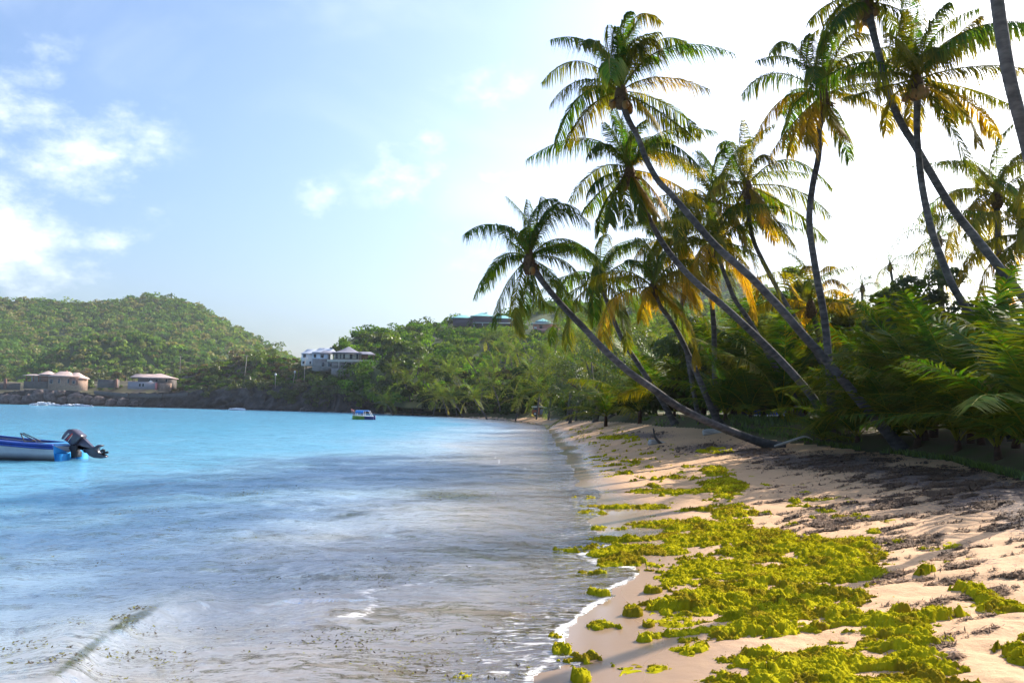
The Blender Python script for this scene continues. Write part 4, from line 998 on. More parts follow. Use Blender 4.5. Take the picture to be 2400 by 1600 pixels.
YP = [  # px, py of base, D, scale, kind, label
    (2150, 1048, 0, 1.2, 0), (2100, 1050, 0, .8, 1), (2010, 1036, 0, .85, 0), (2245, 1056, 0, 1.1, 1), (2340, 1074, 0, 1.0, 1), (2450, 1095, 0, 1.1, 0), (2275, 1040, 26, 1.15, 1), (2190, 1020, 30, 1.3, 2),
    (2060, 1020, 38, 1.2, 2), (1960, 1000, 44, 1.25, 1), (1890, 1000, 44, 1.2, 0), (1830, 1000, 38, 1.2, 1), (1760, 1000, 36, 1.0, 2), (1700, 1000, 37, 1.0, 0), (2380, 1030, 20, 1.05, 1), (2340, 1000, 28, 1.25, 0),
    (2120, 1000, 33, 1.3, 0), (2250, 990, 33, 1.35, 2), (2030, 985, 44, 1.5, 1), (2400, 990, 30, 1.25, 2), (1880, 975, 42, 1.5, 2), (1790, 970, 46, 1.6, 0), (1720, 965, 48, 1.6, 1), (1650, 965, 50, 1.5, 2), (1580, 970, 52, 1.2, 0),
    (2450, 1060, 17, .9, 1), (1930, 1040, 0, .6, 2), (1500, 970, 58, 1.3, 1), (1420, 965, 66, 1.3, 2), (2520, 1100, 20, 1.0, 2), (2480, 1000, 26, 1.2, 0), (1990, 1000, 42, 1.0, 0), (2300, 1010, 25, 1.1, 2), (2170, 1040, 27, 1.1, 1), (1850, 960, 52, 2.0, 1), (1740, 955, 60, 2.0, 2), (1620, 955, 62, 1.8, 0)]
YL = ['widest young palm at the sand edge, its fronds fanning up in deep shade', 'low young palm with fronds splayed over the sand edge', 'young palm at the foot of the slender upright trunk', 'dark young palm right of the widest one at the sand edge',
      'tall young palm at the grassy bank near the right edge', 'young palm cut by the right edge at the grassy bank']
place = ['behind the grassy bank', 'under the crossed trunks', 'between the leaning trunks', 'behind the fallen-looking trunk', 'near the right edge', 'beside the slender trunk']


def build_young():
    pr = [young_palm_proto(61, 12, 4.0, .12, 54, (86, 30)), young_palm_proto(67, 11, 4.2, .12, 54, (85, 38)), young_palm_proto(71, 13, 3.7, .25, 54, (82, 15))]
    used = [False] * 3
    for i, (px, py, D, s, k) in enumerate(YP):
        if D: D = max(D, float(np.interp(px, [1675, 1740, 1860, 1944, 2115, 2240, 2330, 2500], [39.5, 38, 35, 32, 28, 24.5, 22, 18])) + 2); p = P(px, py, D); p[2] = float(ground(p[0], p[1])) + (.0 if s < 1.3 else .5)
        else: p = hit(px, py)
        o = pr[k] if not used[k] else copy_tree(pr[k]); used[k] = True
        o.location = Vector(p); o.rotation_euler = (R(random.uniform(-6, 6)), R(random.uniform(-6, 6)), random.uniform(0, 6.28)); o.scale = (s, s, s * random.uniform(.95, 1.15))
        o['label'] = YL[i] if i < len(YL) else 'young palm with arching shaded fronds in the crowded undergrowth behind the beach edge'


build_young()


# ---------------------------------------------------------------- broad-leaved trees
def broad_tree(label, px, py, rpx, D, base, name='sea_grape_tree', leaf=.11, K=2600, group=None, flat=.8, zb=None, cat='tree', var=.25):
    c = P(px, py, D); r = rpx * D / FPX
    g = zb if zb is not None else (float(ground(c[0], c[1])) if D < 200 else c[2] - 2.2 * r)
    g = min(g, c[2] - .3 * r)
    root = empty(name, (c[0], c[1], g), label, cat, group)
    mb = MB(); n = max(5, int(14)); sub = c + rng.normal(size=(n, 3)) * r * np.array([.5, .5, .42])
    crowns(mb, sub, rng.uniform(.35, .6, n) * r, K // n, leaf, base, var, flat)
    mb.obj('crown', M_leaf, root, origin=None).location = -Vector((c[0], c[1], g))
    mb = MB(); b0 = np.array([c[0], c[1], g - .2])
    mb.tube(curve([b0, b0 * .5 + c * .5 + (r * .1, 0, 0), c], 8), np.linspace(.07 * r + .05, .03 * r, 8), 7)
    for s in sub[:5]: mb.tube(curve([b0 * .55 + c * .45, (b0 * .2 + c * .3 + s * .5), s], 6), np.linspace(.04 * r + .02, .01 * r, 6), 5)
    mb.obj('trunk', M_branch, root, smooth=True).location = -Vector((c[0], c[1], g))
    return root


def build_broad():
    dk = [(.045, .075, .02), (.035, .06, .018), (.06, .085, .02)]; li = [(.13, .19, .015), (.10, .15, .015), (.17, .20, .02)]  # dk for shaded crowns, li for sunlit ones: light put into leaf colour
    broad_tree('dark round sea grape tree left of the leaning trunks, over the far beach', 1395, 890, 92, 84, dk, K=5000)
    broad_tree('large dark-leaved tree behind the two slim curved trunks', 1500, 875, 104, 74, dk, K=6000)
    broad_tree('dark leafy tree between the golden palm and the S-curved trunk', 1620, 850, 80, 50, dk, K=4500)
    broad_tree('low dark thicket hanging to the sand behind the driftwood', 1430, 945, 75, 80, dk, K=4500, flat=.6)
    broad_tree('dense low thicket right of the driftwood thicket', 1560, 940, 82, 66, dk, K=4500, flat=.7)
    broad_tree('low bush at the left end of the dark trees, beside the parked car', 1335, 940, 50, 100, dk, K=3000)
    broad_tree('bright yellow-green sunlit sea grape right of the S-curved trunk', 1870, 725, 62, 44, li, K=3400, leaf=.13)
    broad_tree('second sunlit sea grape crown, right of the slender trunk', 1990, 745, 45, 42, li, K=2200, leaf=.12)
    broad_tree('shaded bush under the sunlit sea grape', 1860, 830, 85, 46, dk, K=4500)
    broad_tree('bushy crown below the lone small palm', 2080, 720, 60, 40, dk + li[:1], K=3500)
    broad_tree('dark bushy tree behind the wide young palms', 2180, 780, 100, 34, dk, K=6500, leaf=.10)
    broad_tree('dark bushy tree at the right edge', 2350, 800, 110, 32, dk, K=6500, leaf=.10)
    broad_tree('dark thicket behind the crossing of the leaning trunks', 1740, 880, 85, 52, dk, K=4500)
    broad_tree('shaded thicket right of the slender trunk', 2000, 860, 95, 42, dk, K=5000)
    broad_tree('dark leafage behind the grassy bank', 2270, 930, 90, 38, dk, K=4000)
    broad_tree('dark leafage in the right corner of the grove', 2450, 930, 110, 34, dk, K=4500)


build_broad()


# ---------------------------------------------------------------- far palms along the bay (small in the picture)
def far_palm_proto(seed, lean, H, yel):
    root = empty('bay_palm', (0, 0, 0), 'small coconut palm in the grove along the far curve of the bay', 'palm tree', 'small palms of the grove along the bay')
    top = np.array([lean, 0, H]); mb = MB(); mb.tube(curve([(0, 0, -1), (lean * .35, 0, H * .45), top], 9), np.linspace(.2, .12, 9), 6, c=(1.1, 1.05, 1)); a = mb.obj('trunk', M_trunk, root, smooth=True)
    mb = MB()
    for i in range(17): proc_frond(mb, top, i, 17, 4.3, seed, yel, 22, elev=(82, -22), hue=np.array([.36, .30, .15]), arch=(26, 20))
    b = mb.obj('crown', M_frond, root)
    KIDS[root.name] = [a, b]; return root


def build_far_palms():
    pr = [far_palm_proto(81, -2.4, 8, .30), far_palm_proto(83, .8, 9, .2), far_palm_proto(85, -1.4, 6.5, .45), far_palm_proto(87, -4, 7, .3)]
    used = [False] * 4
    spots = []
    for px, py, D in [(945, 868, 235), (992, 862, 238), (1042, 880, 225), (1092, 872, 222), (1165, 800, 240), (1120, 905, 200), (1010, 935, 205), (940, 945, 215), (1180, 905, 180), (1215, 905, 165), (1262, 885, 160), (1300, 880, 150), (1330, 860, 150), (1285, 800, 215), (1345, 790, 200), (1390, 800, 180),
                      (1240, 830, 210), (1200, 850, 215), (1150, 860, 220), (1100, 935, 195), (1060, 930, 200), (1325, 905, 115), (1370, 840, 130), (1430, 800, 140), (1470, 790, 130), (1250, 920, 140), (1225, 870, 190), (1310, 830, 190), (1365, 870, 140), (1265, 850, 190),
                      (1180, 830, 230), (1135, 840, 235), (1080, 900, 215), (1280, 930, 130), (1205, 935, 150), (1160, 935, 170), (1410, 850, 120), (1450, 840, 110), (1500, 800, 120), (1550, 790, 110), (1640, 780, 100), (1700, 770, 95), (1740, 800, 85), (1900, 790, 80), (1600, 770, 130), (1345, 920, 105), (1140, 880, 210), (1020, 890, 225), (970, 900, 225), (1300, 770, 235), (1350, 755, 230), (1240, 790, 235), (1210, 800, 240)]:
        spots.append((px + random.uniform(-4, 4), py, D))
    for i, (px, py, D) in enumerate(spots):
        k = i % 4; o = pr[k] if not used[k] else copy_tree(pr[k]); used[k] = True
        s = random.uniform(1.0, 1.3); H = [8, 9, 6.5, 7][k] * s; p = P(px, py, D)
        o.location = Vector((p[0], p[1], p[2] - H)); o.rotation_euler = (0, 0, random.uniform(-.5, .5) + (0 if k != 2 else 2.5)); o.scale = (s, s, s)
    # dark mid-ground thicket under those palms, from the bay edge up the slope
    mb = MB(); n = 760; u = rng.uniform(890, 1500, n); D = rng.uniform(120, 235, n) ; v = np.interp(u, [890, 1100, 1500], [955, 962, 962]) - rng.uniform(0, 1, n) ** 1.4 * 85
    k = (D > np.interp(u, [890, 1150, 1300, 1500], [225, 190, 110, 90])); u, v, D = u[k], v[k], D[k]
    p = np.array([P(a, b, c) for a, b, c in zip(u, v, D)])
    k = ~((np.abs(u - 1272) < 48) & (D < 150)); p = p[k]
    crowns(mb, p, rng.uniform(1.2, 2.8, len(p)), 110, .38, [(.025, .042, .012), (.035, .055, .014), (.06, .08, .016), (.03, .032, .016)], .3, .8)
    for (x0, y0), (x1, y1) in zip(veg[6:-1], veg[7:]):
        n = int(max(6, math.hypot(x1 - x0, y1 - y0) * 2.2)); t = rng.uniform(0, 1, n); q_ = np.column_stack([x0 + (x1 - x0) * t, y0 + (y1 - y0) * t]) + np.array([1.0, 0]) * rng.uniform(.3, 9, n)[:, None]
        qx = 1200 + FPX * q_[:, 0] / q_[:, 1]; q_ = q_[(q_[:, 1] > 44) & (np.abs(qx - 1276) > 46)]
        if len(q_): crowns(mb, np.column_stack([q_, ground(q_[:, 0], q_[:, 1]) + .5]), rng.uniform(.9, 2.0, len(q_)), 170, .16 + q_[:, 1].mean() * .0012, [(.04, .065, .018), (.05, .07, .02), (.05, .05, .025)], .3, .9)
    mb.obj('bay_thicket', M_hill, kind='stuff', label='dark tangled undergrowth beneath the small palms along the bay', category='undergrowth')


build_far_palms()


# ---------------------------------------------------------------- headland bushes, rocks and poles
def build_headland_bits():
    g1 = 'bushes scattered on the headland'
    dk = [(.05, .075, .02), (.075, .10, .02)]; li = [(.10, .16, .015), (.08, .13, .018)]; br = [(.13, .10, .06), (.10, .10, .04)]
    B = [(425, 880, 20, li), (465, 868, 22, br), (500, 872, 20, dk), (540, 868, 22, dk), (575, 860, 24, dk), (600, 842, 26, li), (640, 838, 26, li), (560, 845, 20, br), (660, 862, 22, dk), (700, 868, 24, dk), (620, 905, 22, dk), (670, 915, 24, dk), (710, 912, 24, br), (745, 905, 24, li), (785, 900, 26, li), (770, 930, 26, dk),
         (820, 925, 26, dk), (840, 935, 24, li), (735, 935, 24, dk), (650, 932, 20, dk), (690, 935, 22, dk), (590, 905, 20, dk), (545, 905, 18, dk), (500, 898, 16, li), (850, 880, 22, li), (880, 890, 24, li), (905, 870, 26, dk), (860, 905, 26, dk), (900, 915, 24, dk), (440, 905, 16, dk), (400, 905, 12, dk), (490, 920, 16, dk),
         (225, 880, 16, dk), (205, 875, 16, br), (295, 875, 18, dk), (275, 885, 14, br), (315, 885, 14, dk), (70, 915, 16, dk), (110, 905, 14, li), (130, 918, 18, br), (155, 928, 14, br), (210, 900, 12, li), (240, 902, 12, li), (270, 902, 12, li), (30, 915, 14, dk), (760, 880, 18, dk), (725, 880, 18, dk), (880, 940, 20, dk), (930, 930, 24, dk),
         (940, 895, 26, li), (905, 840, 24, dk), (920, 860, 24, dk), (895, 800, 26, dk), (880, 830, 26, br), (925, 815, 30, li), (960, 850, 28, li), (980, 820, 26, li)]
    for i, (px, py, r, c) in enumerate(B):
        q = on_headland(px, py + r * .6) if px < 890 else P(px, py, 260)
        D = (q - CAM) @ cF - 3
        broad_tree('green bush on the headland slope between the shore rocks and the big house', px, py, r, D, c, name='headland_bush', leaf=.42, K=1000, group=g1, cat='bush', flat=.75)
    # boulders at the foot of the left headland
    for i, (px, py, r) in enumerate([(40, 938, 14), (70, 935, 12), (95, 928, 16), (125, 930, 15), (150, 938, 10), (178, 935, 14), (205, 938, 12), (230, 940, 12), (262, 944, 10), (290, 942, 11), (318, 946, 8), (15, 935, 12), (118, 915, 10), (140, 920, 9), (712, 960, 6), (722, 962, 5), (380, 952, 5)]):
        D = (atz(px, np.interp(px, [0, 300, 880], [946.5, 953, 968]), 0) - CAM) @ cF - 1; c = P(px, py, D); rr = r * D / FPX
        u, v = np.meshgrid(np.linspace(0, np.pi, 14), np.linspace(0, 2 * np.pi, 22)); n = .62 + .75 * billow(u * 2.2 + i * 3, np.cos(v) * 1.6 + i, 4, 700 + i)
        X = np.stack([np.sin(u) * np.cos(v) * 1.25, np.sin(u) * np.sin(v), np.cos(u) * .85], -1) * n[..., None] * rr; X[-1] = X[0]
        mb = MB(); mb.add(X.reshape(-1, 3), gridquads(22, 14)); o = mb.obj('boulder', M_rock2, group='boulders at the foot of the far headland', label='brownish rough boulder at the waterline below the pink-roofed houses' if px < 350 else ('reddish small rock at the waterline below the utility poles' if px > 600 else 'low dark rock at the waterline by the road wall'), category='rock'); o.location = Vector(c)
    # surf on the rocks
    for px0, px1, h in [(70, 140, 7), (145, 215, 3), (538, 572, 1.5)]:
        n = 110; u = rng.uniform(px0, px1, n); y = np.interp(u, [0, 300, 600, 880], [948, 954.5, 962, 969]); p = np.array([P(a, b - rng.uniform(0, h) * math.sin(math.pi * (a - px0) / (px1 - px0)) , (atz(a, b, 0) - CAM) @ cF - 2) for a, b in zip(u, y)])
        mb = MB(); crowns(mb, p, .55, 10, .45, [(.85, .87, .9)], .05, .6)
        mb.obj('surf', mat('surf_foam', (.9, .92, .95), .8), kind='stuff', label='white surf breaking at the foot of the far rocks', category='surf')
    # utility poles and wires
    mw = mat('pole_wood', (.42, .36, .30), .85, var=.4, scale=2, stretch=(1, 1, .2)); mwire = mat('wire', (.06, .06, .06), .6)
    tops = []
    PL = [((423, 834), (421, 884), 1, 'pole farthest left, standing behind the bushes right of the small house'), ((579, 832), (571, 900), 1, 'pole left of the leafy knoll below the far hill'), ((715, 836), (712, 918), 2, 'tallest pole, pale crossarm, in front of the white-walled house'),
          ((646, 880), (645, 908), 0, 'short grey pole with a round lamp on the headland slope'), ((691, 874), (686, 900), 0, 'short leaning pole between the tall pole and the lamp post')]
    for (tx, ty), (bx, by), arms, lab in PL:
        q = on_headland(bx, by); D = (q - CAM) @ cF; a = P(bx, by + 4, D); b = P(tx, ty, D)
        root = empty('utility_pole', a, 'wooden utility ' + lab, 'utility pole', 'utility poles on the headland'); mb = MB(); mb.tube([np.zeros(3), b - a], [.17, .12], 8); mb.obj('post', mw, root, smooth=True)
        for k in range(arms):
            z = (b - a) - np.array([0, 0, .5 + k * .6]); mb = MB(); mb.box(z[0] - 1.3 * (1.3 if arms == 2 else .8), z[0] + 1.3 * (.9 if arms == 2 else .8), z[1] - .2, z[1] - .1, z[2], z[2] + .22); mb.obj('crossarm', M_white if arms == 2 else mw, root)
        if 'lamp' in lab:
            mb = MB(); z = b - a; mb.tube([z + (0, 0, t) for t in (-.1, .2, .5, .8, 1.0)], [.05, .35, .45, .35, .05], 8); mb.obj('lamp_globe', M_white, root, smooth=True)
        tops.append(b)
    for i, (p0, p1) in enumerate([(P(-250, 800, 380), tops[0]), (tops[0], tops[1]), (tops[1], tops[2])]):
        t = np.linspace(0, 1, 30)[:, None]; c = p0 * (1 - t) + p1 * t - np.array([0, 0, 1]) * 4 * t * (1 - t) * 2.2
        mb = MB(); mb.tube(c - (0, 0, .3), .025, 4, cap=False); mb.obj('power_line', mwire, label='thin sagging power line ' + ['running off the left side from the farthest left pole', 'between the two left poles', 'between the knoll pole and the tallest pole'][i], category='power line')


M_white = mat('white_paint', (.8, .8, .8), .6, var=.1, scale=2)
build_headland_bits()


# ---------------------------------------------------------------- houses
def frame(px, py, D, yaw=0):
    """matrix for building in photo pixels at depth D: x right, y away, z up"""
    s = D / FPX; c, q = math.cos(yaw), math.sin(yaw)
    return np.array([[c, -q, 0], [q, c, 0], [0, 0, 1.0]]) * s, np.zeros(3), P(px, py, D), s


def hip(mb, M, u0, u1, w0, w1, z0, z1, inset=.45, flare=1.35, rings=7, ov=3, c=None):
    """hipped roof with slightly swept-up eaves"""
    cu, cw = (u0 + u1) / 2, (w0 + w1) / 2; hu, hw = (u1 - u0) / 2 + ov, (w1 - w0) / 2 + ov; ridge = max(0.02, hu - hw * 1.0) if inset is None else hu * inset
    rs = []
    for k in range(rings):
        t = k / (rings - 1); a = hu + (ridge - hu) * t; b = hw + (.02 - hw) * t; z = z0 + (z1 - z0) * t ** flare
        rs += [(cu - a, cw - b, z), (cu + a, cw - b, z), (cu + a, cw + b, z), (cu - a, cw + b, z)]
    v = np.array(rs) @ M[0].T; q = []
    for k in range(rings - 1):
        for j in range(4): q.append((k * 4 + j, k * 4 + (j + 1) % 4, (k + 1) * 4 + (j + 1) % 4, (k + 1) * 4 + j))
    q.append((3, 2, 1, 0)); n4 = (rings - 1) * 4; q.append((n4, n4 + 1, n4 + 2, n4 + 3))
    # eave fascia
    lo = [(x, y, z0 - .8) for x, y, z in rs[:4]]; base = len(rs); v = np.vstack([v, np.array(lo) @ M[0].T])
    for j in range(4): q.append((base + j, base + (j + 1) % 4, (j + 1) % 4, j))
    mb.add(v, q, c=c)


M_glass = mat('dark_glass', (.03, .035, .05), .15, spec=.6)
M_frame = mat('window_frame', (.5, .48, .45), .6)


def bx(root, name, material, M, *b, **k):
    mb = MB(); mb.box(*b, M=(M[0], M[1]))
    return mb.obj(name, material, root, **k)


def window(root, M, u0, u1, z0, z1, w_, name='window', m_=None, m2=None):
    o = bx(root, name, m2 or M_frame, M, u0 - .4, u1 + .4, w_ - .35, w_ + .2, z0 - .4, z1 + .4)
    g = MB(); g.box(u0, u1, w_ - .5, w_ - .2, z0, z1, M=(M[0], M[1])); g.obj('pane', m_ or M_glass, o)
    return o


def build_houses():
    pinkroof = mat('pink_shingle', (.55, .42, .38), .8, color2=(.42, .32, .29), scale=.6, bump=.3); redwood = mat('red_fascia', (.28, .08, .05), .7, var=.2)
    stone = mat('tan_stone', (.30, .20, .15), .9, color2=(.20, .14, .11), scale=1.2, bump=.4); grey = mat('grey_render', (.12, .105, .10), .9, var=.25, scale=.5)
    brick = mat('reddish_render', (.25, .13, .10), .9, var=.3, scale=.8)
    # house 1, far left
    D = 395; M = frame(120, 903, D, R(0)); root = empty('stone_house', M[2], 'low stone house with three pale pink hipped roofs on the far left headland', 'house')
    bx(root, 'wall', stone, M, -8, 62, 0, 45, -10, 22)
    bx(root, 'terrace_wall', grey, M, -66, -9, 2, 50, -8, 9)
    bx(root, 'wing_wall', brick, M, -28, -8.5, 6, 45, 9, 22)
    bx(root, 'side_wall', brick, M, 42, 62.5, -.8, 0, 2, 20)
    for x in (-62, -45, -33): bx(root, 'veranda_post', redwood, M, x, x + 1.2, 3, 4.2, 9, 23)
    bx(root, 'veranda_back', mat('pale_shutter', (.3, .3, .3), .7), M, -60, -30, 20, 21, 9, 21)
    for a in [(-68, -12, 3, 45, 23, 26.5, .85), (-33, -4, 3, 34, 25.5, 34, .2), (-6, 46, -1, 34, 22, 34, .38), (26, 66, 4, 40, 18.5, 32, .25)]:
        mb = MB(); hip(mb, M, a[0], a[1], a[2], a[3], a[4], a[5], a[6], 1.1, ov=2); mb.obj('roof', pinkroof, root)
    for x in (16, 38): window(root, M, x, x + 4, 6, 16, -1 if x > 40 else 0)
    window(root, M, -4, 3, 5, 14, 0); window(root, M, 50, 56, 5, 12, -1.2)
    bx(root, 'chimney', brick, M, 20, 23, 20, 24, 30, 37)
    # ruined wall and gate stump
    M = frame(248, 902, 385); root = empty('stone_shed', M[2], 'roofless dark stone wall between the two pink-roofed houses', 'ruin'); bx(root, 'wall', grey, M, -20, 22, 0, 20, -6, 13); bx(root, 'pillar', brick, M, 21, 26, -1, 3, -6, 15)
    M = frame(2, 905, 395); root = empty('garden_wall', M[2], 'dark garden wall with a reddish pillar at the far left edge', 'wall'); bx(root, 'wall', grey, M, -120, 42, 2, 6, -8, 8); bx(root, 'pillar', brick, M, 6, 12, 0, 2, -6, 18)
    # house 2
    D = 380; M = frame(355, 906, D); root = empty('small_house', M[2], 'small house with a pale pink roof and a low white annex on the headland', 'house')
    bx(root, 'wall', grey, M, -35, 42, 5, 40, -4, 21); bx(root, 'annex_wall', mat('whitewash', (.28, .26, .28), .85, color2=(.26, .25, .28), scale=.6), M, -52, 12, -8, 4.8, -6, 11)
    bx(root, 'red_edge', mat('pink_red_wall', (.6, .2, .2), .8), M, 12, 14.5, -8.3, 5, -7, 9); bx(root, 'wing_wall', stone, M, 16, 45, -4, 4.8, -8, 9)
    for a in [(-52, 2, 8, 30, 22, 30, .75), (-28, 42, 4, 42, 21, 32, .12)]:
        mb = MB(); hip(mb, M, *a, 1.15, ov=3); mb.obj('roof', pinkroof, root)
    for x in (-26, -18): window(root, M, x, x + 4.5, 0, 7, -8)
    window(root, M, 30, 35, 12, 19, 5); window(root, M, -10, -5, 12, 18, 5); window(root, M, 6, 12, 12, 18, 5)
    mb = MB(); t = np.linspace(0, np.pi / 2, 6); mb.tube([(0, 0, z) for z in np.sin(t) * 3.2], np.cos(t) * 4 + .02, 10); v = mb.v[0] + np.array([-1.5, -2, 11]); mb.v[0] = v @ M[0].T; mb.obj('water_tank', M_white, root, smooth=True)
    # road retaining wall
    pts = [(220, 915), (300, 922), (380, 923), (440, 920)]
    mb = MB()
    for (a, b), (c, d) in zip(pts[:-1], pts[1:]):
        p0 = P(a, b, 372); p1 = P(c, d, 366); mb.add([p0 + (0, 0, -1.6), p1 + (0, 0, -1.6), p1, p0, p0 + (0, 1.2, 0), p1 + (0, 1.2, 0), p0 + (0, 1.2, -1.6), p1 + (0, 1.2, -1.6)], [(0, 1, 2, 3), (3, 2, 5, 4), (4, 5, 7, 6), (6, 7, 1, 0)])
    mb.obj('retaining_wall', grey, label='long low grey retaining wall above the dark rocks, below the small house', category='wall')
    # --- the big house
    slate = mat('slate_roof', (.27, .27, .32), .7, color2=(.20, .20, .25), scale=.5, bump=.2); tin = mat('white_metal_roof', (.52, .57, .66), .35, var=.08); gw = mat('grey_masonry', (.27, .245, .235), .9, color2=(.19, .175, .17), scale=1.0, bump=.3)
    pale = mat('pale_wall', (.52, .48, .42), .8, var=.15); wood = mat('red_brown_wood', (.33, .13, .07), .7, var=.3); ltb = mat('light_blue_wall', (.62, .70, .80), .7, var=.1)
    D = 300; s_ = 7.84
    q = lambda u, v: (660 + u / s_, 780 + v / s_)
    M = frame(*q(1165, 650), D, R(0)); root = empty('big_house', M[2], 'large two-storey villa with grey sweeping roofs and open verandas on the headland', 'house')
    X = lambda u: (u - 1165) / s_; Zv = lambda v: (650 - v) / s_
    # core walls
    bx(root, 'upper_wall', pale, M, X(940), X(1440), 6, 40, Zv(490), Zv(370)); bx(root, 'lower_wall', mat('dull_plaster', (.34, .30, .30), .85, var=.2), M, X(700), X(1660), 8, 40, Zv(660), Zv(520))  # lower wall in a darker plaster tone than the upper one
    bx(root, 'side_wall', gw, M, X(700), X(1130), 1, 7.5, Zv(660) - 1, Zv(530)); bx(root, 'wing_wall', gw, M, X(560), X(860), 1.5, 30, Zv(700), Zv(480))
    bx(root, 'floor_band', pale, M, X(830), X(1680), -1, 8, Zv(535), Zv(490)); bx(root, 'terrace_parapet', gw, M, X(930), X(1620), -8, -5, Zv(770) - 4, Zv(650)); bx(root, 'terrace_floor', gw, M, X(930), X(1640), -5, 9, Zv(680), Zv(660))
    bx(root, 'garden_wall', gw, M, X(1690), X(1850), 0, 4, Zv(640), Zv(530)); bx(root, 'stair_wall', stone, M, X(1620), X(1710), -4, 0, Zv(700), Zv(600))
    bx(root, 'veranda_back', mat('timber_screen', (.45, .22, .11), .8, var=.4, scale=3), M, X(1440), X(1560), 14, 16, Zv(500), Zv(375))
    for u in (1165, 1290, 1050, 1680, 1480): bx(root, 'column', pale, M, X(u) - .9, X(u) + .9, -1.5, .3, Zv(655), Zv(520))
    for u in (960, 1030, 1095, 1165, 1300, 1350, 1430, 1470, 1560, 1685): bx(root, 'upper_post', pale if u < 1400 else wood, M, X(u) - .5, X(u) + .5, -1, .2, Zv(500), Zv(372))
    for a, b in ((975, 1025), (1060, 1090), (1115, 1155), (1235, 1290), (1360, 1390)): window(root, M, X(a), X(b), Zv(470), Zv(385), 5.8)
    for a, b in ((1340, 1480), (1540, 1640), (1190, 1280), (1070, 1150), (960, 1020)): window(root, M, X(a), X(b), Zv(640), Zv(545), 7.8)
    for a, b in ((730, 780), (850, 920)): window(root, M, X(a), X(b), Zv(620), Zv(550), .9)
    for u in (1330, 1560): bx(root, 'orange_cushion', mat('orange_cloth', (.8, .22, .05), .8), M, X(u), X(u) + 4, -4, -2, Zv(658), Zv(610))
    mb = MB(); hip(mb, M, X(940), X(1440), -1, 44, Zv(362), Zv(238), .05, 1.5, ov=3); mb.obj('roof', slate, root)
    mb = MB(); hip(mb, M, X(1330), X(1700), -2, 30, Zv(385), Zv(330), .45, 1.1, ov=2); mb.obj('veranda_roof', slate, root)
    mb = MB(); hip(mb, M, X(680), X(980), -1, 30, Zv(375), Zv(325), .6, 1.2, ov=2); mb.obj('link_roof', slate, root)
    # white wing behind
    M = frame(*q(600, 600), 325); root = empty('white_wing', M[2], 'white metal-roofed house left of the big villa, two spiky roof peaks', 'house'); X = lambda u: (u - 600) / s_; Zv = lambda v: (600 - v) / s_
    bx(root, 'wall', ltb, M, X(550), X(830), 5, 35, Zv(600), Zv(375)); bx(root, 'wing_wall', M_white, M, X(350), X(545), 5, 30, Zv(600), Zv(385))
    bx(root, 'balcony', M_white, M, X(345), X(470), 1, 4.8, Zv(490), Zv(455)); 
    for a, b in ((575, 620), (700, 760), (380, 430)): window(root, M, X(a), X(b), Zv(450), Zv(390), 4.8, m2=M_white)
    for a, b in ((370, 410), (500, 530)): window(root, M, X(a), X(b), Zv(570), Zv(520), 4.8, m2=M_white)
    mb = MB(); hip(mb, M, X(560), X(980), 3, 38, Zv(350), Zv(262), .55, 1.5, ov=2); mb.obj('roof', tin, root)
    mb = MB(); hip(mb, M, X(350), X(680), 3, 32, Zv(375), Zv(290), .5, 1.5, ov=2); mb.obj('roof', tin, root)
    for u, v in ((735, 255), (522, 285)): 
        mb = MB(); mb.tube([(X(u), 18, Zv(v) - 4), (X(u), 18, Zv(v))], [1.3, .1], 5); mb.v[0] = mb.v[0] @ M[0].T; mb.obj('finial', slate, root)
    # long green-roofed hall on the hill
    s2 = 7.35; teal = mat('teal_roof', (.22, .50, .48), .5, color2=(.17, .42, .42), scale=.4); pur = mat('purple_grey_wall', (.13, .11, .15), .85, var=.2); lp = mat('pale_trim', (.45, .52, .52), .7)
    M = frame(1020 + 800 / s2, 700 + 420 / s2, 372); root = empty('long_hall', M[2], 'long dark-walled building with a pale turquoise roof on top of the wooded hill', 'house'); X = lambda u: (u - 800) / s2; Zv = lambda v: (420 - v) / s2
    bx(root, 'wall', pur, M, X(300), X(650), 8, 50, Zv(440) - 4, Zv(330)); bx(root, 'front_wall', pur, M, X(648), X(980), 2, 50, Zv(405), Zv(300)); bx(root, 'wing_wall', pur, M, X(978), X(1320), 6, 50, Zv(440), Zv(325))
    bx(root, 'undercroft', mat('undercroft_wall', (.09, .08, .10), .9), M, X(660), X(1200), 12, 50, Zv(520) - 6, Zv(405)); bx(root, 'floor_beam', lp, M, X(650), X(1300), 1.5, 3, Zv(420), Zv(403))
    for u in (815, 1060, 670): bx(root, 'pillar', lp, M, X(u) - 1, X(u) + 1, 1.6, 3.4, Zv(520) - 4, Zv(420))
    for a in [(620, 1000, 0, 55, Zv(298), Zv(215), .1), (270, 640, 6, 50, Zv(328), Zv(265), .3), (980, 1325, 4, 50, Zv(328), Zv(262), .3)]:
        mb = MB(); hip(mb, M, X(a[0]), X(a[1]), a[2], a[3], a[4], a[5], a[6], 1.3, ov=2.5); mb.obj('roof', teal, root)
    bx(root, 'roof_lantern', M_white, M, X(850), X(895), 24, 30, Zv(228), Zv(208)); bx(root, 'veranda_post', pur, M, X(243), X(250), 8, 9, Zv(400), Zv(335))
    # pink house
    pink = mat('pink_wall', (.62, .30, .25), .8, var=.15)
    M = frame(1020 + 1900 / s2, 700 + 540 / s2, 322); root = empty('pink_house', M[2], 'small pink house with a turquoise pyramid roof right of the long hall', 'house'); X = lambda u: (u - 1900) / s2; Zv = lambda v: (540 - v) / s2
